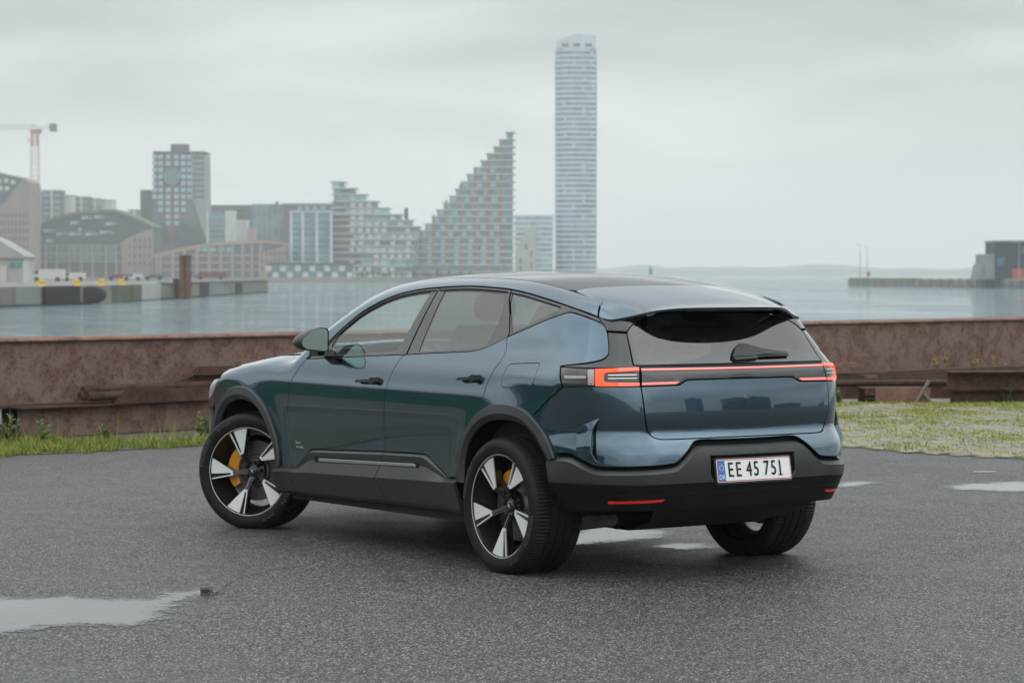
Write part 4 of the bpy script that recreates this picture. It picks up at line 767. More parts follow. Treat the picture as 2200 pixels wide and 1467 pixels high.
U0 = -(YC+LC)-(-XC)          # u of the rear centre line; u equals x along the flank
USH = YC+LC-XC
def D_wrap(u, z): return wrap(np.asarray(u)+USH, z)
def D_top(x, y): return top(x, y)
def D_front(y, z):
    y = np.asarray(y, float); z = np.asarray(z, float)
    return solve(np.stack([0*y+2.5, y, z], -1), np.stack([0*y+4.6, y, z], -1))
def D_arc(x, p):
    x = np.asarray(x, float); p = np.asarray(p, float); o = np.stack([x, 0*x, 0*x+.8], -1)
    return solve(o, o+1.5*np.stack([0*x, np.cos(p), np.sin(p)], -1))
def arcp(P): P = np.asarray(P, float); return np.stack([P[:, 0], np.arctan2(P[:, 2]-.8, P[:, 1])], -1)
def crom(pts, n=8):
    p = np.asarray(pts, float)
    if len(p) < 3: return p
    q = np.vstack([2*p[0]-p[1], p, 2*p[-1]-p[-2]]); out = []
    for i in range(1, len(q)-2):
        a, b, c, d = q[i-1:i+3]
        ta = np.linalg.norm(b-a)**.5+1e-9; tb = np.linalg.norm(c-b)**.5+1e-9; tg = np.linalg.norm(d-c)**.5+1e-9
        m1 = ((b-a)/ta-(c-a)/(ta+tb)+(c-b)/tb)*tb; m2 = ((c-b)/tb-(d-b)/(tb+tg)+(d-c)/tg)*tb
        for t in np.linspace(0, 1, n, endpoint=False):
            out.append((2*t**3-3*t**2+1)*b+(t**3-2*t**2+t)*m1+(-2*t**3+3*t**2)*c+(t**3-t**2)*m2)
    return np.array(out+[p[-1]])
def OUT(*segs):
    """outline from segments; arrays made with crom() are curves, plain lists are straight runs"""
    pts = []
    for s in segs:
        for p in np.asarray(s, float):
            if not pts or np.linalg.norm(pts[-1]-p) > 2e-4: pts.append(p)
    if np.linalg.norm(pts[0]-pts[-1]) < 2e-4: pts.pop()
    return np.array(pts)
def area(p): x, y = p[:, 0], p[:, 1]; return .5*np.sum(x*np.roll(y, -1)-np.roll(x, -1)*y)
def ccw(p): return p if area(p) > 0 else p[::-1].copy()
def resamp(p, step):
    out = []
    for a, b in zip(p, np.roll(p, -1, 0)):
        k = max(1, int(np.ceil(np.linalg.norm(b-a)/step))); out += [a+(b-a)*i/k for i in range(k)]
    return np.array(out)
def resamp_open(p, step):
    out = []
    for a, b in zip(p[:-1], p[1:]):
        k = max(1, int(np.ceil(np.linalg.norm(b-a)/step))); out += [a+(b-a)*i/k for i in range(k)]
    return np.array(out+[p[-1]])
def inset(p, d):
    p = ccw(p); e = np.roll(p, -1, 0)-p; e /= np.linalg.norm(e, axis=1, keepdims=True)+1e-12
    n = np.stack([-e[:, 1], e[:, 0]], -1); m = n+np.roll(n, 1, 0); k = np.sum(m*np.roll(n, 1, 0), 1, keepdims=True)
    m = m/np.maximum(k, .45); return p+m*d
def inside(pts, poly):
    x, y = pts[:, 0], pts[:, 1]; r = np.zeros(len(pts), bool)
    for (x0, y0), (x1, y1) in zip(poly, np.roll(poly, -1, 0)):
        c = (y0 > y) != (y1 > y)
        with np.errstate(divide='ignore', invalid='ignore'): r ^= c & (x < (x1-x0)*(y-y0)/(y1-y0)+x0)
    return r
def sdist(pts, poly):
    d = np.full(len(pts), 9.)
    for a, b in zip(poly, np.roll(poly, -1, 0)):
        e = b-a; t = np.clip(((pts-a)@e)/(e@e+1e-12), 0, 1); d = np.minimum(d, np.linalg.norm(pts-a-t[:, None]*e, axis=1))
    return d
def msym(h): h = np.asarray(h, float); m = h.copy(); m[:, 0] = 2*U0-m[:, 0]; return OUT(h, m[::-1])
def panel(name, poly, dom, m, parent, step=.04, off=0.0, gap=.0034, flange=.016, sides=(1,), holes=(), rnd=.0016, normals=True, lines=(), sharp=None):
    """cut a panel out of the body surface: domain outline -> thin mesh with rolled edges; sides mirror it"""
    P2 = resamp(inset(poly, gap), step*.6); loops = [P2]+[resamp(inset(ccw(h), -gap), step*.6) for h in holes]
    lo, hi = P2.min(0), P2.max(0); gx, gy = np.meshgrid(np.arange(lo[0]+step/2, hi[0], step), np.arange(lo[1]+step/2, hi[1], step*.866))
    gx = gx+(np.arange(gx.shape[0]) % 2)[:, None]*step*.5; g = np.stack([gx.ravel(), gy.ravel()], -1)
    if len(g):
        k = inside(g, P2)
        for h in loops[1:]: k &= ~inside(g, h)
        g = g[k]
        for h in loops: g = g[sdist(g, h) > step*.42] if len(g) else g
    lns = [l for ln in lines for l in (resamp_open(np.asarray(ln, float), step*.6),)]; lk = []
    for l in lns:
        k = inside(l, P2)
        for h in loops[1:]: k &= ~inside(l, h)
        for h in loops: k &= sdist(l, h) > step*.15
        lk.append(k)
        if len(g): g = g[np.min(np.linalg.norm(g[:, None]-l[None], axis=2), 1) > step*.4]
    vs = np.vstack(loops+[g]+[l[k] for l, k in zip(lns, lk)]); ed = []; o = 0
    for h in loops: n = len(h); ed += [(o+i, o+(i+1) % n) for i in range(n)]; o += n
    o = sum(len(h) for h in loops)+len(g)
    for l, k in zip(lns, lk):
        ix_ = np.cumsum(k)-1; ed += [(o+ix_[i], o+ix_[i+1]) for i in range(len(l)-1) if k[i] and k[i+1]]; o += int(k.sum())
    r = delaunay_2d_cdt([Vector(v) for v in vs], [(int(a), int(b_)) for a, b_ in ed], [], 0, 1e-7)
    V2 = np.array([tuple(v) for v in r[0]]); T = np.array([f for f in r[2] if len(f) == 3]); ce = V2[T].mean(1); kp = inside(ce, P2)
    for h in loops[1:]: kp &= ~inside(ce, h)
    T = T[kp]
    P = dom(V2[:, 0], V2[:, 1]); Nn = grad(P)
    oo = off(V2[:, 0], V2[:, 1]) if callable(off) else np.full(len(P), off); P = P+Nn*oo[:, None]
    fn = np.cross(P[T[:, 1]]-P[T[:, 0]], P[T[:, 2]]-P[T[:, 0]])
    if np.sum(fn*Nn[T[:, 0]]) < 0: T = T[:, ::-1].copy(); fn = -fn
    if callable(off):
        Nn = np.zeros_like(P)
        for c in range(3): np.add.at(Nn, T[:, c], fn)
        Nn /= np.linalg.norm(Nn, axis=1, keepdims=True)+1e-12
    es = {}
    for a, b, c in T:
        for e in ((a, b), (b, c), (c, a)): es[e] = es.get(e, 0)+1
    bd = [e for e in es if (e[1], e[0]) not in es]
    outv = {}
    for a, b in bd:
        t = P[b]-P[a]; ov = np.cross(t, Nn[a]); ov /= np.linalg.norm(ov)+1e-12
        for q in (a, b): outv[q] = outv.get(q, 0)+ov
    bi = sorted(outv); ov = np.array([outv[q] for q in bi]); ov /= np.linalg.norm(ov, axis=1, keepdims=True)+1e-9
    r1 = P[bi]+ov*rnd-Nn[bi]*rnd; r2 = r1-Nn[bi]*flange; n = len(P); k = len(bi); ix = {q: i for i, q in enumerate(bi)}
    V = np.vstack([P, r1, r2]); NV = np.vstack([Nn, ov, ov]); F = [tuple(map(int, t)) for t in T]
    for a, b in bd:
        i, j = ix[a], ix[b]; F += [(int(b), int(a), n+i, n+j), (n+j, n+i, n+k+i, n+k+j)]
    res = []
    for s in sides:
        Vs = V*np.array([1, s, 1]); Ns = NV*np.array([1, s, 1]); Fs = F if s > 0 else [f[::-1] for f in F]
        me = bpy.data.meshes.new(name); me.from_pydata(Vs.tolist(), [], Fs)
        me.polygons.foreach_set('use_smooth', [True]*len(Fs)); me.update()
        if sharp: me.set_sharp_from_angle(angle=R_(sharp))
        elif normals: me.normals_split_custom_set_from_vertices(Ns.tolist())
        for mm in (m if isinstance(m, list) else [m]): me.materials.append(mm)
        res.append(put(name, me, parent))
    return res
def grid_mesh(name, G3, m, parent, sides=(1,), smooth=30, closed=False):
    """rows x columns of points -> mesh"""
    G3 = np.asarray(G3, float); a, b = G3.shape[:2]; res = []
    for s in sides:
        mb = MB(); mb.add((G3*np.array([1, s, 1])).reshape(-1, 3), [(i*b+j, i*b+(j+1) % b, (i+1)*b+(j+1) % b, (i+1)*b+j) for i in range(a-1) for j in range(b if closed else b-1)])
        me = mb.data(name, m, smooth); res.append(put(name, me, parent))
    return res
# ---- paint, glass, trim
def droplets(t, scale=260, dens=.42):
    """fine rain beads: bump height"""
    v = t.voro(t.coord('Object'), scale, 'F1'); c = t.new('SeparateColor'); t.l.new(v.outputs['Color'], c.inputs[0])
    keep = t.math('GREATER_THAN', c.outputs[0], 1-dens)
    return t.math('MULTIPLY', t.mr(v.outputs['Distance'], .12, .42, 1, 0, True), keep)
PAINT = mat('blue_grey_paint', (.045, .085, .13), .20, 1.0, .5, Coat_Weight=1.0, Coat_Roughness=.008, Coat_IOR=1.8)
b, t = pb(PAINT); fl = t.noise(t.coord('Object'), 2200, 1, .5); lw = t.new('LayerWeight'); lw.inputs[0].default_value = .35
t.set(b.inputs['Base Color'], t.mix(t.mr(fl, .3, .7, 0, 1), (.019, .057, .092), (.036, .092, .138)))
dr = droplets(t, 210, .10); d2 = t.bump(dr, .7, .0014); t.set(b.inputs['Coat Normal'], d2)
BLACK_GLOSS = mat('piano_black', (.012, .013, .014), .08, 0, .5, Coat_Weight=.6, Coat_Roughness=.03)
b, t = pb(BLACK_GLOSS); t.set(b.inputs['Normal'], t.bump(droplets(t, 300, .12), .5, .0010))
PLASTIC = mat('matte_cladding', (.019, .022, .024), .36, 0, .6); vary(PLASTIC, (.027, .030, .032, 1), 9, 5, .35, .75, bump=.0004, bscale=420, rough2=.48)
b, t = pb(PLASTIC)
PLASTIC_LOW = mat('dark_lower_plastic', (.007, .008, .009), .55, 0, .2); vary(PLASTIC_LOW, (.014, .014, .014, 1), 6, 6, .45, .8, bump=.0005, bscale=300)
SHELL = mat('dark_inner_shell', (.006, .006, .006), .8, 0, .1)
CHROME = mat('satin_chrome', (.62, .63, .64), .22, 1.0)
INT = mat('charcoal_upholstery', (.018, .018, .019), .75, 0, .25)
RUB = mat('door_rubber', (.010, .010, .010), .5)
def glass(name, tint, refl=1.0, drop=.35, body=0.0):
    m = bpy.data.materials.new(name); m.use_nodes = True; t = NT(m); t.n.clear()
    o = t.new('OutputMaterial'); tr = t.new('BsdfTransparent'); tr.inputs[0].default_value = (*tint, 1)
    g = t.new('BsdfGlossy'); g.inputs['Roughness'].default_value = .012; g.inputs[0].default_value = (1, 1, 1, 1)
    nb = t.bump(droplets(t, 320, drop), .5, .0009); t.set(g.inputs['Normal'], nb)
    fr = t.new('LayerWeight'); fr.inputs[0].default_value = .5
    f = t.math('MULTIPLY', t.math('ADD', t.math('MULTIPLY', t.math('POWER', fr.outputs['Facing'], 4.0), .93), .065), refl, True)
    mx = t.new('MixShader'); t.set(mx.inputs[0], f); t.l.new(tr.outputs[0], mx.inputs[1]); t.l.new(g.outputs[0], mx.inputs[2])
    last = mx
    if body:
        df = t.new('BsdfDiffuse'); df.inputs[0].default_value = (.02, .022, .023, 1); m2 = t.new('MixShader'); m2.inputs[0].default_value = body
        t.l.new(mx.outputs[0], m2.inputs[1]); t.l.new(df.outputs[0], m2.inputs[2]); last = m2
    t.l.new(last.outputs[0], o.inputs[0]); return m
GL_FRONT = glass('green_tinted_glass', (.90, .97, .94), 1.0, .04)
GL_REAR = glass('privacy_glass', (.17, .19, .195), 1.45, .10)
GL_TAIL = glass('dark_rear_glass', (.04, .045, .05), 1.5, .16)
GL_ROOF = mat('roof_glass', (.012, .013, .015), .06, 0, .5)
b, t = pb(GL_ROOF); t.set(b.inputs['Normal'], t.bump(droplets(t, 150, .32), .7, .0020))
def emis(name, col, st, base=(.3, .02, .01)):
    return mat(name, base, .2, 0, .5, Emission_Color=(*col, 1), Emission_Strength=st)
RED_LIT = emis('lit_red_lamp', (1.0, .085, .022), .95); RED_BAR = emis('lit_red_bar', (1.0, .24, .21), .36, (.55, .2, .18))
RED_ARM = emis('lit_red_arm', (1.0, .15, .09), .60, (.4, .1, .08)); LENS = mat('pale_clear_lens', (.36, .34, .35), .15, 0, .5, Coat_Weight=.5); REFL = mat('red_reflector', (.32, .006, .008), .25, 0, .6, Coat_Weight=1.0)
b, t = pb(REFL); b.inputs['Emission Color'].default_value = (1, .02, .01, 1); b.inputs['Emission Strength'].default_value = .10  # faint glow added in place of light the reflector would throw back
LAMPBOX = mat('lamp_housing', (.020, .021, .022), .16, 0, .55, Coat_Weight=.7, Coat_Roughness=.03)
WHITE = mat('plate_white', (.74, .75, .76), .35); REDL = mat('plate_red', (.55, .05, .06), .4); EUB = mat('plate_blue', (.03, .16, .52), .4); INK = mat('plate_ink', (.012, .012, .013), .45)
# ---- root
CAR = thing('parked_car', 'dark blue electric crossover with rain drops, seen from its rear left corner', 'car', (0, 0, 0))
both = (1, -1)
# ---- shared lines, (u or x, z)
DG1 = crom([(2.353,1.112),(2.423,1.042),(2.475,.969),(2.499,.890),(2.507,.769),(2.493,.650),(2.470,.558),(2.442,.440)])
DG2 = crom([(1.207,1.169),(1.244,1.153),(1.301,1.062),(1.322,.988),(1.336,.859),(1.338,.671),(1.327,.593)])
DG3 = crom([(.222,1.290),(.203,1.250),(.186,1.205),(.196,1.165),(.219,1.125),(.240,1.085),(.264,1.025),(.279,.970),(.284,.880),(.286,.842)])
B_front = crom([(2.353,1.112),(2.082,1.125),(1.58,1.151),(1.207,1.169)])
B_mid = crom([(1.207,1.169),(.95,1.183),(.744,1.193),(.525,1.206),(.429,1.221),(.353,1.242),(.285,1.267),(.222,1.290)])
B_rear = crom([(.222,1.290),(.066,1.340),(-.123,1.401),(-.221,1.426),(-.288,1.432),(-.377,1.427),(-.524,1.405),(-.625,1.380),(-.656,1.362),(-.668,1.335),(-.672,1.256),(-.666,1.216),(-.650,1.198),(-.629,1.186),(-.564,1.171),(-.405,1.151)])
ARO = crom([(-.396,.662),(-.357,.735),(-.304,.800),(-.224,.862),(-.147,.898),(-.050,.918),(.055,.923),(.159,.912),(.256,.885),(.334,.844),(.404,.786),(.456,.716),(.484,.640),(.494,.555),(.492,.476)])
ARI = crom([(-.347,.642),(-.308,.690),(-.234,.765),(-.157,.813),(-.063,.839),(.046,.846),(.155,.838),(.258,.808),(.343,.757),(.400,.694),(.428,.612),(.437,.540),(.437,.475)])
AFO = crom([(3.596,.555),(3.572,.660),(3.520,.740),(3.429,.823),(3.319,.878),(3.200,.905),(3.090,.908),(2.969,.888),(2.859,.844),(2.760,.778),(2.686,.697),(2.625,.605),(2.592,.520),(2.585,.430)])
AFI = crom([(3.500,.555),(3.485,.635),(3.440,.712),(3.365,.775),(3.252,.818),(3.136,.832),(3.042,.828),(2.925,.798),(2.832,.745),(2.752,.671),(2.687,.585),(2.645,.500),(2.630,.430)])
def mid(a, b_, f=.5):
    n = 60
    def rs(p): d = np.r_[0, np.cumsum(np.linalg.norm(np.diff(p, axis=0), axis=1))]; q = np.linspace(0, d[-1], n); return np.stack([np.interp(q, d, p[:, 0]), np.interp(q, d, p[:, 1])], -1)
    return rs(a)*(1-f)+rs(b_)*f
ARM = mid(ARO, ARI, .45); AFM = mid(AFO, AFI, .45)
TRIM = [(2.60,.436),(2.377,.444),(2.222,.545),(2.200,.553),(2.153,.559),(1.327,.593),(.93,.603),(.880,.601),(.845,.590),(.635,.483),(.47,.492)]
zt = lambda x: np.interp(x, [p[0] for p in TRIM[::-1]], [p[1] for p in TRIM[::-1]])
# ---- flank panels
hoody = .72; hx = np.array([2.42, 2.55, 2.7, 3.0, 3.3, 3.5, 3.66]); hz = top(hx, 0*hx+hoody)[:, 2]
hoodline = np.stack([hx, hz-.002], -1)
panel('front_fender', OUT(DG1, [(2.60,.436)], AFM[::-1][1:-6], [(3.60,.79),(3.62,.83)], [(3.50,.955)], crom(hoodline[::-1][1:])), D_wrap, PAINT, CAR, sides=both)
fd = panel('front_door', OUT(DG1[::-1], B_front, DG2, [(1.327,.596),(2.153,.562),(2.200,.556),(2.222,.548),(2.377,.448)]), D_wrap, PAINT, CAR, sides=both)
i0 = np.argmin(abs(ARM[:, 0]-.286)+(ARM[:, 1] < .7)*9)
rd = panel('rear_door', OUT(DG2[::-1], B_mid, DG3, ARM[i0:], [(.56,.497),(.635,.487),(.845,.594),(.880,.605),(.93,.607),(1.327,.597)]), D_wrap, PAINT, CAR, sides=both)
FLAP = OUT([(.085,1.147)], [(-.170,1.160)], crom([(-.188,1.150),(-.197,1.110),(-.196,1.070),(-.178,1.030),(-.150,1.018)]), crom([(.09,1.020),(.113,1.030),(.118,1.060),(.112,1.110),(.100,1.138)]))
j0 = np.argmin(abs(ARM[:i0+1, 0]+.205))
qp = panel('quarter_panel', OUT(DG3[::-1], B_rear, [(-.392,1.149),(-.412,1.09),(-.432,1.037),(-.205,.872)], ARM[j0+1:i0+1]), D_wrap, PAINT, CAR, sides=both, holes=(FLAP,))
panel('charge_flap', FLAP, D_wrap, PAINT, CAR, gap=.0018, sides=both)
# arches
def band(o, i): return OUT(o, i[::-1])
for o_, i_ in ((ARO, ARI), (AFO, AFI)):
    ml = mid(o_, i_, .62)
    def a_off(u, z, o_=o_, i_=i_, ml=ml):
        q = np.stack([u, z], -1); dm = np.min(np.linalg.norm(q[:, None]-ml[None], axis=2), 1); di = np.min(np.linalg.norm(q[:, None]-mid(i_, i_)[None], axis=2), 1); do = np.min(np.linalg.norm(q[:, None]-mid(o_, o_)[None], axis=2), 1)
        inner = do/(do+di+1e-9) > .64; return np.where(inner, .018-.030*np.clip(dm/.034, 0, 1), .018)
    panel('wheel_arch_trim', band(o_, i_), D_wrap, PLASTIC, CAR, off=a_off, gap=0, flange=.05, sides=both, step=.022, rnd=.005, lines=(ml[1:-1],), sharp=22)
# ---- rear bumper, body colour
CT = crom([(-.398,.668),(-.480,.668),(-.532,.645),(-.606,.610),(-.651,.606),(-.885,.620),(-.912,.628),(-.938,.645),(-1.030,.720),(-1.055,.733),(-1.089,.739),(-1.25,.738),(U0,.737)], 6)
TGL = crom([(-.794,1.047),(-.800,.970),(-.807,.882),(-.818,.820),(-.834,.788),(-.856,.772),(-.890,.767)])
up20 = CT+np.array([0, .020])
panel('rear_bumper', msym(OUT([(U0,.768)], TGL[::-1], [(-.566,1.046),(-.432,1.035),(-.205,.868)], ARM[j0:0:-1], up20)), D_wrap, PAINT, CAR)
panel('tailgate', msym(OUT([(U0,1.078),(-1.045,1.076),(-.988,1.050)], TGL, [(U0,.768)])), D_wrap, PAINT, CAR)
PLH = [(-1.117,.676),(-1.113,.575),(-1.140,.543),(2*U0+1.140,.543),(2*U0+1.113,.575),(2*U0+1.117,.676)]
lowc = [(-1.40,.402),(-1.146,.400),(-.672,.388),(-.46,.366),(-.418,.370)]
cl_out = msym(OUT([(U0,.5385),(-.362,.532),(-.345,.640)], [(-.398,.666)], CT))
val_out = msym(OUT([(U0,.402)], lowc[1:], crom([(-.418,.370),(-.385,.46),(-.364,.528)]), [(U0,.5345)]))
CTm = np.vstack([CT, (CT*np.array([-1, 1])+np.array([2*U0, 0]))[::-1]])
def cl_off(u, z):
    a = np.where(u < U0, 2*U0-u, u); f = np.clip((np.interp(-a, -CT[:, 0], CT[:, 1])-z)/.024, 0, 1)
    return -.014+.026*f-np.clip(.537-z, 0, 1)*.26
cr1 = inset(ccw(OUT(CTm, [(2*U0+.3, .3), (-.3, .3)])), .024); cr1 = cr1[cr1[:, 1] > .45]; cr1 = cr1[np.argsort(cr1[:, 0])]
panel('bumper_cladding', cl_out, D_wrap, PLASTIC, CAR, off=cl_off, holes=(OUT(PLH),), step=.022, gap=.001, flange=.05, rnd=.004, lines=(np.stack([CTm[:, 0], CTm[:, 1]-.024], -1),), sharp=10)
PLHl = [(-1.118,.572),(-1.150,.5275),(2*U0+1.150,.5275),(2*U0+1.118,.572)]
panel('bumper_valance', val_out, D_wrap, PLASTIC_LOW, CAR, off=cl_off, step=.03, gap=.0005, flange=.05, rnd=.003, sharp=12)
panel('diffuser', msym([(U0,.486),(-.70,.480),(-.655,.470),(-.60,.418),(-.64,.380),(U0,.392)]), D_wrap, PLASTIC_LOW, CAR, off=lambda u, z: .012-.26*np.clip(.537-z, 0, 1)+.004, step=.04)
panel('plate_recess', inset(ccw(OUT(PLH)), -.02), D_wrap, SHELL, CAR, off=-.035)
rf = [(-.655,.441),(-.875,.457),(-.862,.436),(-.655,.421)]
panel('rear_reflector', OUT(rf), D_wrap, REFL, CAR, off=-.006, sides=both, step=.03)
# vent blades on the bumper corners
BL = OUT([(-.515,.815)], [(-.560,.846),(-.622,.878)], crom([(-.622,.878),(-.604,.840),(-.596,.800),(-.594,.714),(-.602,.676),(-.620,.640)]), [(-.533,.677),(-.515,.700)])
def bl_off(u, z): return .003+.030*np.clip((-.515-u)/.075, 0, 1)**1.1*np.clip(1-((z-.757)/.128)**2, 0, 1)
panel('vent_blade', BL, D_wrap, PAINT, CAR, off=bl_off, sides=both, step=.015, flange=.05, gap=0, rnd=.003)
slot = OUT(crom([(-.620,.872),(-.604,.838),(-.596,.80),(-.594,.714),(-.604,.672),(-.619,.643)]), crom([(-.619,.643),(-.612,.680),(-.608,.73),(-.608,.79),(-.612,.835),(-.620,.872)]))
panel('vent_slot', slot, D_wrap, SHELL, CAR, off=.0015, sides=both, step=.02, gap=0)
# ---- lamps
LB = [(-.395,1.148),(-.565,1.143),(-.797,1.150),(-.790,1.049),(-.566,1.047),(-.434,1.037),(-.415,1.09)]
panel('lamp_housing', OUT(LB), D_wrap, LAMPBOX, CAR, off=-.004, sides=both)
CL = OUT([(-.604,1.138),(-.705,1.143),(-.704,1.127),(-.655,1.123),(-.642,1.114),(-.640,1.078),(-.650,1.069),(-.702,1.068),(-.702,1.051),(-.606,1.050)])
panel('tail_light', CL, D_wrap, RED_LIT, CAR, off=.004, sides=both, step=.012, flange=.006, rnd=.002, gap=.001)
panel('tail_light_arm', OUT([(-.705,1.143),(-.795,1.147),(-.793,1.132),(-.704,1.127)]), D_wrap, RED_ARM, CAR, off=.004, sides=both, step=.012, flange=.006, rnd=.002, gap=.0005)
panel('tail_light_arm', OUT([(-.702,1.068),(-.789,1.066),(-.788,1.053),(-.702,1.051)]), D_wrap, RED_ARM, CAR, off=.004, sides=both, step=.012, flange=.006, rnd=.002, gap=.0005)
panel('lens', OUT([(-.566,1.137),(-.601,1.138),(-.603,1.051),(-.570,1.050)]), D_wrap, LENS, CAR, off=.004, sides=both, step=.02, flange=.006)
panel('reversing_lamp', OUT([(-.436,1.103),(-.563,1.105),(-.563,1.085),(-.444,1.082)]), D_wrap, LENS, CAR, off=.002, sides=both, step=.02, flange=.004)
panel('lamp_triangle', OUT([(-.572,1.056),(-.597,1.056),(-.585,1.073)]), D_wrap, REFL, CAR, off=.006, sides=both, step=.01, flange=.003)
for zz in (1.088, 1.106): panel('lamp_fin', OUT([(-.66,zz),(-.78,zz+.002),(-.78,zz+.006),(-.66,zz+.004)]), D_wrap, CHROME, CAR, off=.000, sides=both, step=.03, flange=.003, gap=0)
panel('light_bar', msym([(U0,1.147),(-.802,1.149),(-.797,1.051),(-.985,1.054),(-1.043,1.080),(U0,1.081)]), D_wrap, LAMPBOX, CAR, off=-.002)
panel('red_light_strip', msym([(U0,1.1380),(-.805,1.1390),(-.805,1.1320),(U0,1.1315)]), D_wrap, RED_BAR, CAR, off=.003, step=.02, flange=.006, gap=0)
panel('lower_light_strip', OUT([(-.801,1.0665),(-.990,1.069),(-.970,1.058),(-.800,1.0555)]), D_wrap, RED_BAR, CAR, off=.003, sides=both, step=.02, flange=.006, gap=0)
panel('camera_cover', msym([(U0,1.108),(U0+.055,1.108),(U0+.085,1.083),(U0,1.083)]), D_wrap, BLACK_GLOSS, CAR, off=.003, step=.02, flange=.004)
# ---- tail glass, black fins
panel('rear_window', msym(OUT([(U0,1.447),(-1.379,1.447),(-1.124,1.440)], crom([(-1.124,1.440),(-.968,1.417),(-.863,1.383),(-.815,1.356),(-.786,1.331)]), [(-.778,1.160),(U0,1.162)])), D_wrap, GL_TAIL, CAR, off=-.004)
panel('window_ledge', msym([(U0,1.160),(-.780,1.159),(-.79,1.150),(U0,1.148)]), D_wrap, PLASTIC_LOW, CAR, off=-.006, gap=0)
panel('spoiler_fin', OUT([(-.622,1.407),(-.668,1.394),(-.712,1.392),(-.800,1.402),(-.968,1.421)], crom([(-.968,1.417),(-.863,1.383),(-.815,1.356),(-.786,1.333)]), [(-.668,1.338),(-.656,1.364)]), D_wrap, BLACK_GLOSS, CAR, sides=both)
panel('pillar_fin', OUT([(-.672,1.333),(-.783,1.327),(-.776,1.161),(-.796,1.152),(-.565,1.145),(-.410,1.150)], [(-.564,1.169),(-.629,1.184),(-.650,1.196),(-.666,1.216),(-.672,1.256)]), D_wrap, BLACK_GLOSS, CAR, off=-.004, sides=both)
# ---- greenhouse
RO = np.array([(2.36,.905,1.118),(2.27,.888,1.150),(2.182,.867,1.208),(2.104,.839,1.273),(2.007,.806,1.344),(1.907,.775,1.407),(1.796,.750,1.455),(1.682,.728,1.494),(1.566,.710,1.523),(1.440,.697,1.542),(1.314,.687,1.556),(1.181,.681,1.563),(.918,.673,1.573),(.783,.672,1.573),(.577,.678,1.566),(.399,.684,1.556),(.212,.697,1.536),(.025,.710,1.509),(-.148,.717,1.480),(-.302,.712,1.449),(-.440,.688,1.413)])
RI = np.array([(2.46,.745),(2.1,.675),(1.72,.618),(1.3,.602),(1.0,.599),(.41,.598),(.15,.606),(-.07,.611),(-.365,.606)]); RIz = top(RI[:, 0], RI[:, 1])
ro2 = crom(arcp(RO), 4); ri2 = crom(arcp(RIz), 6)
panel('roof_rail', OUT(ro2, ri2[::-1]), D_arc, PAINT, CAR, sides=both, step=.035)
rz3 = crom(RO, 4); ru, rzz = wrap_inv(rz3); rz = np.stack([ru-USH, rzz], -1)
def railz(x): return np.interp(x, rz[::-1, 0], rz[::-1, 1])
def seg(x0, x1, dz=0.0, n=24): xs = np.linspace(x0, x1, n); return np.stack([xs, railz(xs)+dz], -1)
def bz(x): q = np.vstack([B_front, B_mid, B_rear[:30]]); return np.interp(x, q[::-1, 0], q[::-1, 1])
def bseg(x0, x1, dz=0.0, n=20): xs = np.linspace(x0, x1, n); return np.stack([xs, bz(xs)+dz], -1)
TOPD = -.028
FGL = OUT(seg(2.06, 1.225, TOPD), [(1.315,1.188)], bseg(1.33, 2.06, .020), [(2.075,1.150),(2.105,1.205)])
panel('window_frame', OUT(seg(2.33, 1.158, -.002, 40), [(1.216,1.172)], bseg(1.216, 2.33, .001)), D_wrap, BLACK_GLOSS, CAR, off=-.004, sides=both, holes=(FGL,), step=.03)
panel('side_window', FGL, D_wrap, GL_FRONT, CAR, off=-.008, sides=both, gap=-.001, flange=.004)
RGL = OUT(seg(1.075, .455, TOPD), [(.412,1.500),(.379,1.428),(.372,1.36),(.392,1.262)], bseg(.41, 1.085, .018), [(1.087,1.197)])
panel('window_frame', OUT(seg(1.150, .398, -.002, 40), [(.396,1.552),(.366,1.500),(.300,1.425),(.225,1.320),(.226,1.292)], bseg(.226, 1.205, .001, 40)), D_wrap, BLACK_GLOSS, CAR, off=-.004, sides=both, holes=(RGL,), step=.03)
panel('side_window', RGL, D_wrap, GL_REAR, CAR, off=-.008, sides=both, gap=-.001, flange=.004)
QGL = OUT(seg(.355, -.135, TOPD+.004), [(-.150,1.452)], [(.02,1.385),(.195,1.318),(.26,1.40),(.33,1.48)])
panel('quarter_frame', OUT(seg(.388, -.605, -.002, 40), [(-.618,1.405),(-.652,1.368),(-.625,1.384),(-.524,1.409),(-.377,1.431),(-.288,1.436),(-.221,1.430),(-.123,1.405),(.066,1.344),(.216,1.296)], [(.218,1.320),(.292,1.428),(.358,1.503)]), D_wrap, BLACK_GLOSS, CAR, off=-.003, sides=both, holes=(QGL,), step=.03)
panel('quarter_window', QGL, D_wrap, GL_REAR, CAR, off=-.007, sides=both, gap=-.001, flange=.004)
# thin seal line above the glass
for x0, x1 in ((2.2, 1.17), (1.14, .41), (.38, -.15)):
    q = seg(x0, x1, -.017, 30); P = D_wrap(q[:, 0], q[:, 1]); Pn = grad(P)
    for s in both:
        MB().tube((P+Pn*.0015)*np.array([1, s, 1]), .0035, 6).build('window_seal', RUB, CAR, 60)
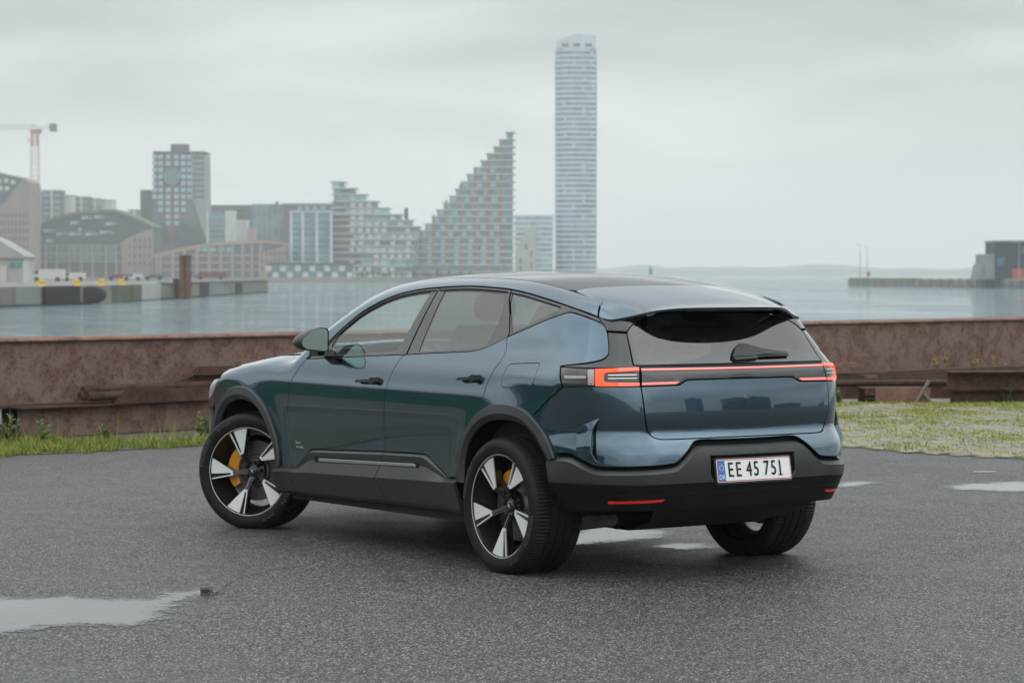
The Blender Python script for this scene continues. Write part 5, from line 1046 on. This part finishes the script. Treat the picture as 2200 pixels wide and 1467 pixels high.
# roof, windscreen, bonnet
JT = crom([(-.10,.585),(-.088,.542),(-.153,.328),(-.200,.138),(-.214,0)])
def tsym(h): h = np.asarray(h, float); m = h.copy(); m[:, 1] *= -1; return OUT(h, m[::-1])
panel('roof', tsym(OUT([(1.775,0)], [(1.765,.30),(1.715,.614)], crom(RI[2:8])[:-1], JT)), D_top, GL_ROOF, CAR, step=.06)
panel('windscreen', tsym(OUT([(2.545,0)], crom([(2.545,0),(2.53,.35),(2.47,.735)])[1:], [(2.1,.671),(1.722,.614),(1.772,.30),(1.782,0)])), D_top, GL_FRONT, CAR, off=-.004, step=.06)
panel('bonnet', tsym(OUT([(2.55,0)], [(2.53,.40),(2.46,.715),(3.50,.715),(3.72,.62),(3.80,.35),(3.82,0)])), D_top, PAINT, CAR, step=.06)
panel('headlight', OUT([(3.51,.952),(3.63,.83),(3.74,.80),(3.80,.84),(3.76,.90),(3.70,.935)]), D_wrap, LENS, CAR, sides=both, step=.03)
panel('front_bumper', OUT([(-.80,.30),(.80,.30),(.84,.6),(.80,.83),(.3,.86),(-.3,.86),(-.80,.83),(-.84,.6)]), D_front, PAINT, CAR, step=.06)
panel('bumper_side', OUT([(3.60,.785),(3.63,.825),(3.74,.795),(3.80,.60),(3.78,.32),(3.56,.30),(3.58,.55),(3.60,.62)]), D_wrap, PAINT, CAR, sides=both, step=.04)
# ---- tailgate spoiler
def top_nb(x, y):
    x = np.asarray(x, float); y = np.asarray(y, float); lo = 0*x+.8; hi = 0*x+2.0
    for _ in range(36):
        z = (lo+hi)/2; o = smax((np.abs(y)-WID(x, z))*.95, (z-(TC(x)-CRN(x)*y**2))*.95, .075) > 0; hi = np.where(o, z, hi); lo = np.where(o, lo, z)
    return lo
def rs3(p, n): p = np.asarray(p, float); d = np.r_[0, np.cumsum(np.linalg.norm(np.diff(p, axis=0), axis=1))]; q = np.linspace(0, d[-1], n); return np.stack([np.interp(q, d, p[:, k]) for k in range(p.shape[1])], -1)
TEh = crom([(-.447,.684,1.411),(-.490,.672,1.401),(-.524,.655,1.398),(-.549,.608,1.406),(-.578,.556,1.418),(-.615,.503,1.433),(-.657,.446,1.447),(-.705,.366,1.456),(-.740,.255,1.460),(-.759,.130,1.461),(-.765,0,1.461)])
FRh = np.vstack([crom([(-.367,.606),(-.25,.612),(-.105,.598)]), JT])
TE1 = rs3(TEh, 30); FR1 = rs3(FRh, 30); TEs = np.vstack([TE1, (TE1*np.array([1, -1, 1]))[::-1][1:]]); FRs = np.vstack([FR1, (FR1*np.array([1, -1]))[::-1][1:]])
rows = []
zc = top_nb(np.maximum(TEs[:, 0], -.60), TEs[:, 1])+(np.minimum(TEs[:, 0], -.60)+.60)*.05
for t_ in np.linspace(0, 1, 16):
    xy = FRs*(1-t_)+TEs[:, :2]*t_; z = top_nb(np.maximum(xy[:, 0], -.60), xy[:, 1])+(np.minimum(xy[:, 0], -.60)+.60)*.05; z = z+(TEs[:, 2]-zc)*t_**1.6; rows.append(np.column_stack([xy-np.array([.002, 0])*(t_ == 0), z]))
rows.append(TEs+np.array([.004, 0, -.012])); und = TEs*np.array([0, .93, 1])+np.array([0, 0, -.030]); und[:, 0] = np.maximum(TEs[:, 0]+.03, RC(und[:, 2])+RY(und[:, 1])-.002)
kk = np.abs(TEs[:, 1]) < .47; SPU = [rows[-1][kk], und[kk]]
rows.insert(0, rows[0]+np.array([0, 0, -.015]))
grid_mesh('tailgate_spoiler', rows, PAINT, CAR, smooth=40); grid_mesh('spoiler_underside', SPU, BLACK_GLOSS, CAR, smooth=40)
hb = rs3(TEs[18:-18], 40); grid_mesh('brake_light', [hb+np.array([.010, 0, -.0125]), hb+np.array([.012, 0, -.019])], LAMPBOX, CAR)
# ---- dark structure behind the gaps
panel('inner_shell', msym(OUT([(U0,1.140),(-.60,1.135),(-.36,1.12),(-.36,.66),(-.40,.42),(U0,.42)])), D_wrap, SHELL, CAR, off=-.030, step=.08)
panel('inner_shell', OUT([(-.36,1.13),(.3,1.18),(1.2,1.15),(2.36,1.09),(3.6,.93),(3.6,.72)], AFI[3:]+np.array([0, .01]), [(2.6,.36),(.47,.36)], ARI[::-1]+np.array([0, .01]), [(-.36,.70)]), D_wrap, SHELL, CAR, off=-.032, sides=both, step=.08)
panel('inner_shell', OUT([(-.64,1.37),(-.55,1.39),(-.29,1.42),(.07,1.33),(.23,1.28),(.2,1.10),(-.40,1.12),(-.66,1.16),(-.80,1.165),(-.79,1.36)]), D_wrap, SHELL, CAR, off=-.028, sides=both, step=.08)
panel('headliner', tsym(OUT([(1.72,0)], [(1.70,.60),(1.0,.62),(.2,.63),(-.36,.62),(-.42,0)])), D_top, SHELL, CAR, off=-.035, step=.12)
# ---- sculpted door and sill cladding
def zcr(x): return np.interp(x, [.45, .516, 1.394, 2.442, 2.65], [.469, .466, .438, .408, .400])
def zbt(x): return np.interp(x, [.45, .49, 1.31, 1.6, 2.4, 2.65], [.296, .294, .289, .279, .266, .258])
SECT = [(0, -.006), (.03, .004), (.10, .016), (.44, .010), (.52, .013), (.98, .034), (1.0, .034)]
def clad(name, top_e, mid_e, bot_e, n=46):
    rows_ = []
    for f, o in SECT:
        xs = np.linspace(top_e[0]*(1-f)+mid_e[0]*f, top_e[1]*(1-f)+mid_e[1]*f, n); z = zt(xs)*(1-f)+zcr(xs)*f
        P = D_wrap(xs, z); hgt = np.clip((zt(xs)-zcr(xs))/.12, .25, 1); Nn = grad(P); rows_.append(P+Nn*(o if f > .6 else o*hgt)[..., None] if f <= .6 else P+Nn*o)
    for g, o in ((.03, .033), (.85, .012), (1.0, .000)):
        xs = np.linspace(mid_e[0]*(1-g)+bot_e[0]*g, mid_e[1]*(1-g)+bot_e[1]*g, n); z = zcr(xs)*(1-g)+zbt(xs)*g; P = D_wrap(xs, z); rows_.append(P+grad(P)*o)
    rows_.append(rows_[-1]+np.array([0, -.10, .012])); G3 = np.array(rows_)
    e0 = G3[:, :1]+np.array([0, -.025, 0]); e1 = G3[:, -1:]+np.array([0, -.025, 0])
    return grid_mesh(name, np.concatenate([e0, G3, e1], 1), PLASTIC, CAR, both, smooth=16)
clad('door_cladding', (2.440, 1.325), (2.450, 1.398), (2.402, 1.300))
clad('door_cladding', (1.319, .500), (1.391, .500), (1.293, .470))
clad('sill_cladding', (2.598, 2.447), (2.640, 2.457), (2.650, 2.409), 8)
def srec(pts, o, name, m, rnd=.002, fl=.006):
    panel(name, OUT(pts), lambda u, z: D_wrap(u, z), m, CAR, off=o, sides=both, step=.05, flange=fl, rnd=rnd, gap=0)
srec([(2.141,.519),(.926,.551),(.926,.519),(2.141,.483)], .0135, 'strip_recess', PLASTIC_LOW)
srec([(2.085,.509),(.985,.543),(.965,.537),(.965,.526),(.99,.529),(2.070,.494),(2.090,.490)], .018, 'chrome_strip', CHROME, .003, .008)
# ---- door handles
def handle(x0, x1, z):
    q = np.array([x0, (x0+x1)/2, x1]); P = D_wrap(q, 0*q+z); y = P[:, 1]
    for s in both:
        h = MB().prism([(x0, z+.004), (x0-.01, z+.012), (x1+.035, z+.020), (x1+.02, z+.004), (x0, z-.006)], 1, s*(y[1]+.004), s*(y[1]+.034)).build('door_handle', PAINT, CAR)
        MB().prism([(x0-.004, z-.002), (x1+.012, z-.002), (x1+.008, z-.030), (x0-.026, z-.028)], 1, s*(y[1]-.015), s*(y[1]+.003)).build('handle_recess', SHELL, h)
        MB().prism([(x1+.044, z+.014), (x1+.012, z+.034), (x1-.012, z+.032), (x1-.014, z+.004), (x1+.004, z-.010), (x1+.030, z-.006)], 1, s*(y[2]-.01), s*(y[2]+.034)).build('handle_pivot', BLACK_GLOSS, h)
handle(1.640, 1.445, .998); handle(.535, .372, 1.047)
# ---- lettering and emblem
def text_mesh(txt, size, name):
    cu = bpy.data.curves.new(name, 'FONT'); cu.body = txt; cu.size = size; cu.align_x = 'CENTER'; cu.align_y = 'CENTER'; cu.resolution_u = 3
    ob = bpy.data.objects.new(name, cu); COL.objects.link(ob); bpy.context.view_layer.update()
    me = bpy.data.meshes.new_from_object(ob.evaluated_get(bpy.context.evaluated_depsgraph_get())); bpy.data.objects.remove(ob); bpy.data.curves.remove(cu)
    return me
def verts(me): a = np.empty(len(me.vertices)*3); me.vertices.foreach_get('co', a); return a.reshape(-1, 3)
def setv(me, V): me.vertices.foreach_set('co', np.asarray(V, float).ravel()); me.update()
LETTER = mat('pale_decal', (.55, .56, .57), .5)
for txt, sz, x, z in (('Polestar 3', .021, 2.372, .592), ('—', .016, 2.402, .578), ('180kW/380kW', .018, 2.352, .564)):
    for s in both:
        me = text_mesh(txt, sz, 'door_lettering'); v = verts(me); v[:, 0] *= .8
        P = D_wrap(x-v[:, 0]*1.0, z+v[:, 1]); P = P+grad(P)*.0008
        if s < 0: P[:, 0] = 2*x-P[:, 0]; P[:, 1] *= -1
        setv(me, P); me.materials.append(LETTER); put('door_lettering', me, CAR)
STARM = mat('emblem_metal', (.10, .13, .16), .18, 1.0)
ec = np.array([-1.459+U0*0, .974]); w4 = .045
def starpts(r, rr): return [(r*math.cos(a)*(1 if k % 2 == 0 else rr/r), r*math.sin(a)*(1 if k % 2 == 0 else rr/r)) for k, a in enumerate(np.arange(8)*math.pi/4)]
star = [(0, .043), (.005, .006), (.047, -.001), (.008, -.004), (0, -.043), (-.005, -.006), (-.047, .001), (-.008, .004)]
pts = np.array(star); P = D_wrap(U0-pts[:, 0], .973+pts[:, 1]); Pn = grad(P)
c0 = D_wrap(np.array([U0]), np.array([.973])); cP = c0+grad(c0)*.007
MB().add(list(P+Pn*.001)+[cP[0]], [(i, (i+1) % 8, 8) for i in range(8)]).build('emblem', STARM, CAR)
# ---- number plate
pl = empty('number_plate'); pl.parent = CAR; pl.location = (-.917, 0, .592); pl.rotation_euler = (0, R_(10), 0)
# local frame: -x faces back, y across, z up
FRM = mat('plate_holder', (.012, .012, .013), .5)
def rrect(w, h, r, n=5): return [(sx*(w/2-r)+r*math.cos(a), sz*(h/2-r)+r*math.sin(a)) for sx, sz, a0 in ((1, 1, 0), (-1, 1, 90), (-1, -1, 180), (1, -1, 270)) for a in np.radians(np.linspace(a0, a0+90, n))]
MB().prism(rrect(.528, .142, .012), 0, -.004, .03).build('plate_holder', FRM, pl)
MB().prism(rrect(.508, .122, .010), 0, -.007, -.004).build('plate_border', WHITE, pl)
MB().prism(rrect(.502, .116, .008), 0, -.0078, -.0070).build('plate_red_line', REDL, pl)
MB().prism(rrect(.494, .108, .007), 0, -.0086, -.0078).build('plate_face', WHITE, pl)
MB().prism([(.247, -.054), (.200, -.054), (.200, .054), (.247, .054)], 0, -.0092, -.0086).build('plate_band', EUB, pl)
def ptext(txt, size, y, z, sx, m, x=-.0096):
    me = text_mesh(txt, size, 'plate_text'); v = verts(me); setv(me, np.column_stack([0*v[:, 0]+x, y-v[:, 0]*sx, z+v[:, 1]])); me.materials.append(m); put('plate_text', me, pl)
INKB = INK
for k, (txt, y) in enumerate((('E', .163), ('E', .109), ('4', .036), ('5', -.013), ('7', -.083), ('5', -.133), ('1', -.178))):
    for dx, dz in ((0, 0), (.0022, .0006), (-.0022, -.0006), (.0011, -.001), (-.0011, .001)): ptext(txt, .112, y+dx, dz, .70, INKB, -.0096-abs(dx)*.1)
MB().prism([(-.163, -.0400), (-.193, -.0400), (-.193, -.0335), (-.163, -.0335)], 0, -.0098, -.0094).build('plate_serif', INK, pl); MB().prism([(-.165, .030), (-.176, .040), (-.176, .030)], 0, -.0098, -.0094).build('plate_serif', INK, pl)
ptext('DK', .034, .2235, -.034, .9, WHITE, -.0098)
ST = mat('plate_star', (.75, .6, .08), .5)
mb = MB()
for k in range(12):
    a = k*math.pi/6; mb.add([(-.0097, .2235+.014*math.cos(a)+.0028*math.cos(q), .016+.014*math.sin(a)+.0028*math.sin(q)) for q in np.arange(5)*2*math.pi/5], [(0, 1, 2, 3, 4)])
mb.build('plate_stars', ST, pl)
# ---- wiper
WIP = mat('wiper_plastic', (.012, .012, .013), .4)
w_ = empty('rear_wiper'); w_.parent = CAR
panel('wiper_cover', OUT(crom([(-1.388,1.186),(-1.425,1.225),(-1.470,1.253),(-1.515,1.253)]), [(-1.63,1.227),(-1.80,1.207),(-1.803,1.196),(-1.62,1.198),(-1.52,1.190),(-1.42,1.188)]), D_wrap, WIP, w_, off=lambda u, z: .016-.008*np.clip((-1.50-u)/.3, 0, 1), step=.02, flange=.014, rnd=.003, gap=0)
panel('wiper_base', OUT([(-1.385,1.184),(-1.42,1.20),(-1.56,1.20),(-1.56,1.176),(-1.40,1.168)]), D_wrap, WIP, w_, off=.012, step=.02, flange=.02, rnd=.004)
bl2 = D_wrap(np.linspace(-1.44, -1.80, 6), np.linspace(1.186, 1.190, 6)); MB().tube(bl2+grad(bl2)*.006, .006, 6).build('wiper_blade', WIP, w_)
# ---- wing mirrors
MIRC = mat('mirror_cap', (.010, .011, .012), .35, 0, .35); MIRG = mat('mirror_glass', (.50, .66, .62), .02, 1.0)
for s in both:
    wm = empty('wing_mirror'); wm.parent = CAR
    face = [(.935, 1.172), (.955, 1.168), (1.075, 1.180), (1.110, 1.198), (1.118, 1.225), (1.098, 1.262), (1.035, 1.300), (.985, 1.313), (.945, 1.308), (.934, 1.290)]
    fc = np.array(face); c = fc.mean(0); rings = []
    for x, k in ((2.040, .97), (2.030, 1.02), (2.060, 1.06), (2.120, 1.0), (2.180, .80), (2.225, .50), (2.235, .12)):
        rings.append([(x+.05*(p[0]-.95), s*(c[0]+(p[0]-c[0])*k), c[1]-.004*(x-2.03)*8+(p[1]-c[1])*k) for p in fc])
    grid_mesh('mirror_housing', rings, MIRC, wm, smooth=50, closed=True)
    MB().add([(2.036+.05*(p[0]-.95), s*(c[0]+(p[0]-c[0])*.955), c[1]+(p[1]-c[1])*.955) for p in fc], [tuple(range(len(fc)))]).build('mirror_glass', MIRG, wm)
    MB().prism([(2.06, 1.138), (2.18, 1.138), (2.165, 1.176), (2.075, 1.176)], 1, s*.88, s*.99).build('mirror_foot', BLACK_GLOSS, wm)
# ---- wheels
TYRE = mat('tyre_rubber', (.008, .008, .0085), .6, 0, .22); vary(TYRE, (.014, .014, .014, 1), 30, 4, .4, .7, bump=.0006, bscale=120)
TREAD = mat('tread_rubber', (.010, .010, .010), .7, 0, .3)
RIMD = mat('rim_dark', (.010, .011, .012), .22, .0, .55, Coat_Weight=.5, Coat_Roughness=.06); MACH = mat('machined_alloy', (.80, .82, .825), .40, .35)
BARREL = mat('rim_barrel', (.012, .013, .014), .3, .2); DISC = mat('brake_disc', (.11, .11, .105), .45, .7); CALI = mat('gold_caliper', (.62, .25, .010), .32, 0, .5, Coat_Weight=.6)
TXT = mat('tyre_lettering', (.085, .085, .085), .5)
def wheel_master(width, caliper_a, phase, size_txt):
    """axis along y, outer face towards +y; y=0 at the rim face"""
    w = MB()
    w.lathe([(-.001, .287), (.006, .284), (.006, .279), (-.012, .272), (-.06, .262), (-.10, .235), (-.17, .232), (-.225, .262), (-.235, .278)], 64)
    wh = w.build('wheel', [BARREL], CAR, 40)
    MB().lathe([(-.002, .2875), (.0068, .2868), (.0082, .2845), (.0075, .2818), (.001, .2805)], 96).build('rim_lip', MACH, wh, 60)
    # tyre: lathe with circumferential grooves, shoulder blocks
    b_ = -width+.012
    prof = [(.002, .281), (.016, .290), (.024, .308), (.026, .328), (.022, .346), (.012, .360), (.002, .369), (-.010, .3755)]
    tr = []
    y0, y1 = -.018, b_+.010
    for k in range(5):
        ya = y0+(y1-y0)*k/5; yb = y0+(y1-y0)*(k+1)/5; cr_ = lambda y: .3835-.0045*abs((y-(y0+y1)/2)/((y0-y1)/2))**3
        tr += [(ya-.003, cr_(ya)), (yb+.0055, cr_(yb)), (yb+.0045, cr_(yb)-.007), (yb-.002, cr_(yb)-.007)] if k < 4 else [(ya-.003, cr_(ya)), (yb, cr_(yb))]
    inner = [(b_+.006, .374), (b_-.008, .362), (b_-.018, .335), (b_-.014, .305), (b_+.006, .284)]
    mb = MB(); NS = 112; full = prof+tr+inner; m_ = len(full)
    V = []
    for k in range(NS*2):
        a = math.pi*k/NS; sip = (k % 2 == 0)
        for j, (y, r) in enumerate(full):
            rr = r
            if sip and (len(prof)-2 <= j < len(prof)+2 or len(prof)+len(tr)-2 <= j < len(prof)+len(tr)+1): rr = r-.006
            V.append((rr*math.cos(a), y, rr*math.sin(a)))
    mb.add(V, [(k*m_+i, k*m_+i+1, ((k+1) % (2*NS))*m_+i+1, ((k+1) % (2*NS))*m_+i) for k in range(2*NS) for i in range(m_-1)])
    ty = mb.build('tyre', TYRE, wh, 28)
    # raised lettering on the side wall
    for txt, ang, sz, tight in (('MICHELIN', 200, .036, 1.0), ('MICHELIN', 20, .036, 1.0), (size_txt, 240, .020, 1.0), (size_txt, 60, .020, 1.0)):
        me = text_mesh(txt, sz, 'tyre_lettering'); v = verts(me); rr = .332+v[:, 1]; aa = R_(ang)+v[:, 0]*1.18/.332
        yy = np.interp(rr, [.308, .328, .346, .360], [.024, .026, .022, .012])+.0012
        setv(me, np.column_stack([rr*np.cos(aa), yy, rr*np.sin(aa)])); me.materials.append(TXT); put('tyre_lettering', me, wh)
    # spokes
    P_ = lambda r, a, y: (r*math.cos(R_(a)), y, r*math.sin(R_(a)))
    fy = lambda r: -.004-.010*(1-(r-.12)/.16) if r > .12 else -.014-.052*((.12-r)/.09)
    for k in range(5):
        a0 = phase+72*k
        mfc = MB(); o = [(.281, a0+21), (.281, a0+14), (.281, a0+7), (.281, a0), (.136, a0-1.2), (.136, a0-6.2), (.281, a0-6.0), (.281, a0-7.6), (.121, a0-9.2), (.121, a0+3.5)]
        top_ = [P_(r, a, fy(r)+.003) for r, a in o]; bot = [P_(r, a, fy(r)-.004) for r, a in o]; n = len(o)
        tris = [(0, 1, 9), (1, 2, 9), (2, 3, 9), (3, 4, 9), (4, 8, 9), (4, 5, 8), (5, 6, 7), (5, 7, 8)]
        mfc.add(top_+bot, tris+[(i, (i+1) % n, n+(i+1) % n, n+i) for i in range(n)])
        sp = MB()
        body_o = [(.284, a0+22), (.284, a0+11), (.284, a0), (.284, a0-8.6), (.120, a0-10.5), (.088, a0-11.5), (.050, a0-21), (.030, a0-30), (.030, a0+24), (.050, a0+16), (.088, a0+6), (.120, a0+4.5)]
        t1 = [P_(r, a, fy(r)-.0045) for r, a in body_o]; t2 = [P_(r, a, fy(r)-.045 if r > .1 else fy(r)-.03) for r, a in body_o]; n = len(body_o)
        sp.add(t1+t2, [(0, 1, 11), (1, 2, 11), (2, 3, 4), (2, 4, 11), (11, 4, 5, 10), (10, 5, 6, 9), (9, 6, 7, 8)]+[(i, (i+1) % n, n+(i+1) % n, n+i) for i in range(n)])
        # raised rib along the arm
        rib = [(.118, a0-5.5, .004), (.118, a0-.5, .004), (.045, a0+2, .006), (.045, a0-7, .006)]
        sp.add([P_(r, a, fy(r)+q) for r, a, q in rib]+[P_(r, a, fy(r)-.01) for r, a, q in rib], [(0, 1, 2, 3), (0, 4, 5, 1), (1, 5, 6, 2), (2, 6, 7, 3), (3, 7, 4, 0)])
        so_ = sp.build('spoke', RIMD, wh); mfc.build('spoke_face', MACH, wh)
    hub = MB(); hub.lathe([(-.095, .088), (-.072, .082), (-.068, .05), (-.062, .034), (-.056, .031), (-.053, .026), (-.0525, .001)], 40)
    hb_ = hub.build('hub', RIMD, wh, 35)
    st_ = np.array(star)*.42; MB().add([(p[0]*.8+p[1]*.6, -.0515, p[1]*.8-p[0]*.6) for p in st_]+[(0, -.0495, 0)], [(i, (i+1) % 8, 8) for i in range(8)]).build('hub_emblem', MACH, wh)
    BOLT = mat('wheel_bolt', (.05, .05, .052), .4, .7)
    for k in range(5):
        a = R_(phase+36+72*k); MB().lathe([(-.085, .013), (-.052, .0125), (-.046, .009), (-.045, .001)], 12, c=(.057*math.cos(a), 0, .057*math.sin(a))).build('wheel_bolt', BOLT, wh, 40)
    br = MB(); br.lathe([(-.115, .195), (-.107, .195), (-.107, .110), (-.095, .100), (-.090, .06)], 56); br.build('brake_disc', DISC, wh, 30)
    cm = MB(); A0, A1 = caliper_a; arc = np.linspace(A0, A1, 14)
    pr = [(.122, -.080), (.170, -.070), (.192, -.074), (.202, -.095), (.202, -.15), (.122, -.15)]
    rows_ = []
    for i, a in enumerate(arc):
        e = 1-.35*abs(2*i/13-1)**4; rows_.append([P_(.155+(r-.155)*e, a, y) for r, y in pr])
    cm.add([p for q in rows_ for p in q], [(i*6+j, i*6+(j+1) % 6, (i+1)*6+(j+1) % 6, (i+1)*6+j) for i in range(13) for j in range(6)]+[tuple(range(6)), tuple(range(78, 84))])
    cm.build('brake_caliper', CALI, wh, 45)
    return wh
def seat_tyre(o, z):
    """flatten the contact patch"""
    me = [c for c in o.children if c.name.startswith('tyre')][0]
    me.data = me.data.copy(); v = verts(me.data); v[:, 2] = np.maximum(v[:, 2], -z+.001); setv(me.data, v)
ZC = .369
wf = wheel_master(.265, (58, -38), -76.5, '265/45 R21'); wf.location = (3.022, .966, ZC); wf.rotation_euler = (0, 0, R_(31)); seat_tyre(wf, ZC)
wr = wheel_master(.295, (104, 60), -92.8, '295/40 R21'); wr.location = (.070, .973, ZC); seat_tyre(wr, ZC)
w2 = copy_tree(wr, CAR); w2.location = (.070, -.973, ZC); w2.rotation_euler = (0, 0, math.pi)
w3 = copy_tree(wf, CAR); w3.location = (3.09, -.955, ZC); w3.rotation_euler = (0, 0, math.pi+R_(31))
# wheel housings
for cx, rad in ((.055, .45), (3.055, .46)):
    for s in both:
        a = np.linspace(.0, math.pi, 30); G3 = [[(cx+rad*math.cos(t)*.99, s*y, .40+rad*math.sin(t)) for y in (.35, .60, .935)] for t in a]
        grid_mesh('wheel_liner', G3, SHELL, CAR); MB().add([(cx+rad*math.cos(t), s*.36, .40+rad*math.sin(t)) for t in a], [tuple(range(30))]).build('wheel_liner_back', SHELL, CAR)
# ---- underbody and suspension
UND = mat('underbody_black', (.010, .010, .010), .7); CAST = mat('cast_alloy', (.20, .20, .19), .5, .4); vary(CAST, (.10, .10, .095, 1), 14, 5)
ub = [[(-.78, w, .43), (-.74, w*.97, .36), (-.62, w*.86, .31), (-.40, w*.8, .245), (3.5, w*.8, .22), (3.78, w*.9, .32)] for w in np.linspace(-.56, .56, 9)]
grid_mesh('underbody', np.array(ub), UND, CAR, smooth=30)
MB().prism([(.50, .30), (.53, .235), (2.58, .225), (2.6, .36), (.5, .40)], 1, -.88, .88).build('battery_tray', UND, CAR)
for s in both:
    MB().prism([(.36*s, .27), (.55*s, .235), (.78*s, .250), (.80*s, .31), (.58*s, .34), (.36*s, .36)], 0, -.12, .02).build('suspension_arm', CAST, CAR)
    MB().tube([(-.30, .40*s, .30), (-.10, .60*s, .27), (.03, .76*s, .30)], [.035, .045, .05], 8).build('suspension_link', CAST, CAR, 40)
MB().tube([(-.28, -.45, .29), (-.28, .45, .29)], .05, 10).build('rear_subframe', UND, CAR, 40)
# ---- cabin
MB().box((-.55, -.80, .42), (2.5, .80, .50)).build('cabin_floor', INT, CAR)
for s in both: MB().prism([(-.35, .48), (2.45, .48), (2.35, 1.09), (1.2, 1.14), (.30, 1.20), (-.35, 1.22)], 1, s*.80, s*.835).build('door_lining', INT, CAR)
MB().prism([(2.0, .5), (2.5, .5), (2.45, 1.13), (2.15, 1.14), (1.98, 1.05)], 1, -.80, .80).build('dashboard', INT, CAR)
MB().box((-.62, -.62, .5), (-.20, .62, 1.08)).build('parcel_shelf', INT, CAR)
def seat(x, y, lean=.22):
    st_ = empty('seat', (x, y, 0)); st_.parent = CAR
    G3 = [[(-.02-f*lean+dx*(1-.3*abs(w)**3), w*.25*(1-.15*f), .72+.62*f) for w in np.linspace(-1, 1, 9)] for f, dx in ((0, .08), (.3, .09), (.6, .09), (.9, .08), (1, .04))]
    G4 = [[(p[0]-.14, p[1], p[2]) for p in r] for r in G3]
    ring = [r+b_[::-1] for r, b_ in zip(G3, G4)]
    grid_mesh('seat_back', ring, INT, st_, smooth=60, closed=True); MB().add(ring[-1], [tuple(range(len(ring[-1])))]).build('seat_top', INT, st_)
    hr = []
    for f, k in ((0, .55), (.12, .9), (.5, 1.0), (.85, .88), (1, .5)):
        hr.append([(-.02-lean*1.08-.03+.055*k*math.sin(a), .145*k*(abs(math.cos(a))**.6)*np.sign(math.cos(a)), 1.365+.165*f) for a in np.linspace(0, 2*math.pi, 18, endpoint=False)])
    grid_mesh('headrest', hr, INT, st_, smooth=70, closed=True)
    MB().add(hr[-1], [tuple(range(18))]).build('headrest_cap', INT, st_)
    MB().box((-.05, -.26, .50), (.50, .26, .76)).build('seat_cushion', INT, st_)
for x, y in ((1.28, .40), (1.28, -.40)): seat(x, y)
for x, y in ((.34, .40), (.34, -.40)): seat(x, y)
MB().lathe([(-.012, .185), (0, .197), (.012, .185), (0, .173)], 40, ax=0, close=True).build('steering_wheel', INT, CAR, 50, loc=(1.84, .40, 1.03))
# ================================================================== HAZE
HZM = bpy.data.materials.new('sea_haze'); HZM.use_nodes = True; t = NT(HZM); t.n.clear(); o_ = t.new('OutputMaterial'); pv = t.new('VolumePrincipled')
pv.inputs['Color'].default_value = (.955, .98, .985, 1); pv.inputs['Density'].default_value = .00027; pv.inputs['Anisotropy'].default_value = .2; t.l.new(pv.outputs[0], o_.inputs['Volume'])
hb0 = [gw(-7000, -2600), gw(7000, -2600), gw(7000, 6400), gw(-7000, 6400)]
hz_ = MB().prism([tuple(p[:2]) for p in hb0], 2, -8.0, 152.0).build('haze', HZM); hz_['kind'] = 'stuff'
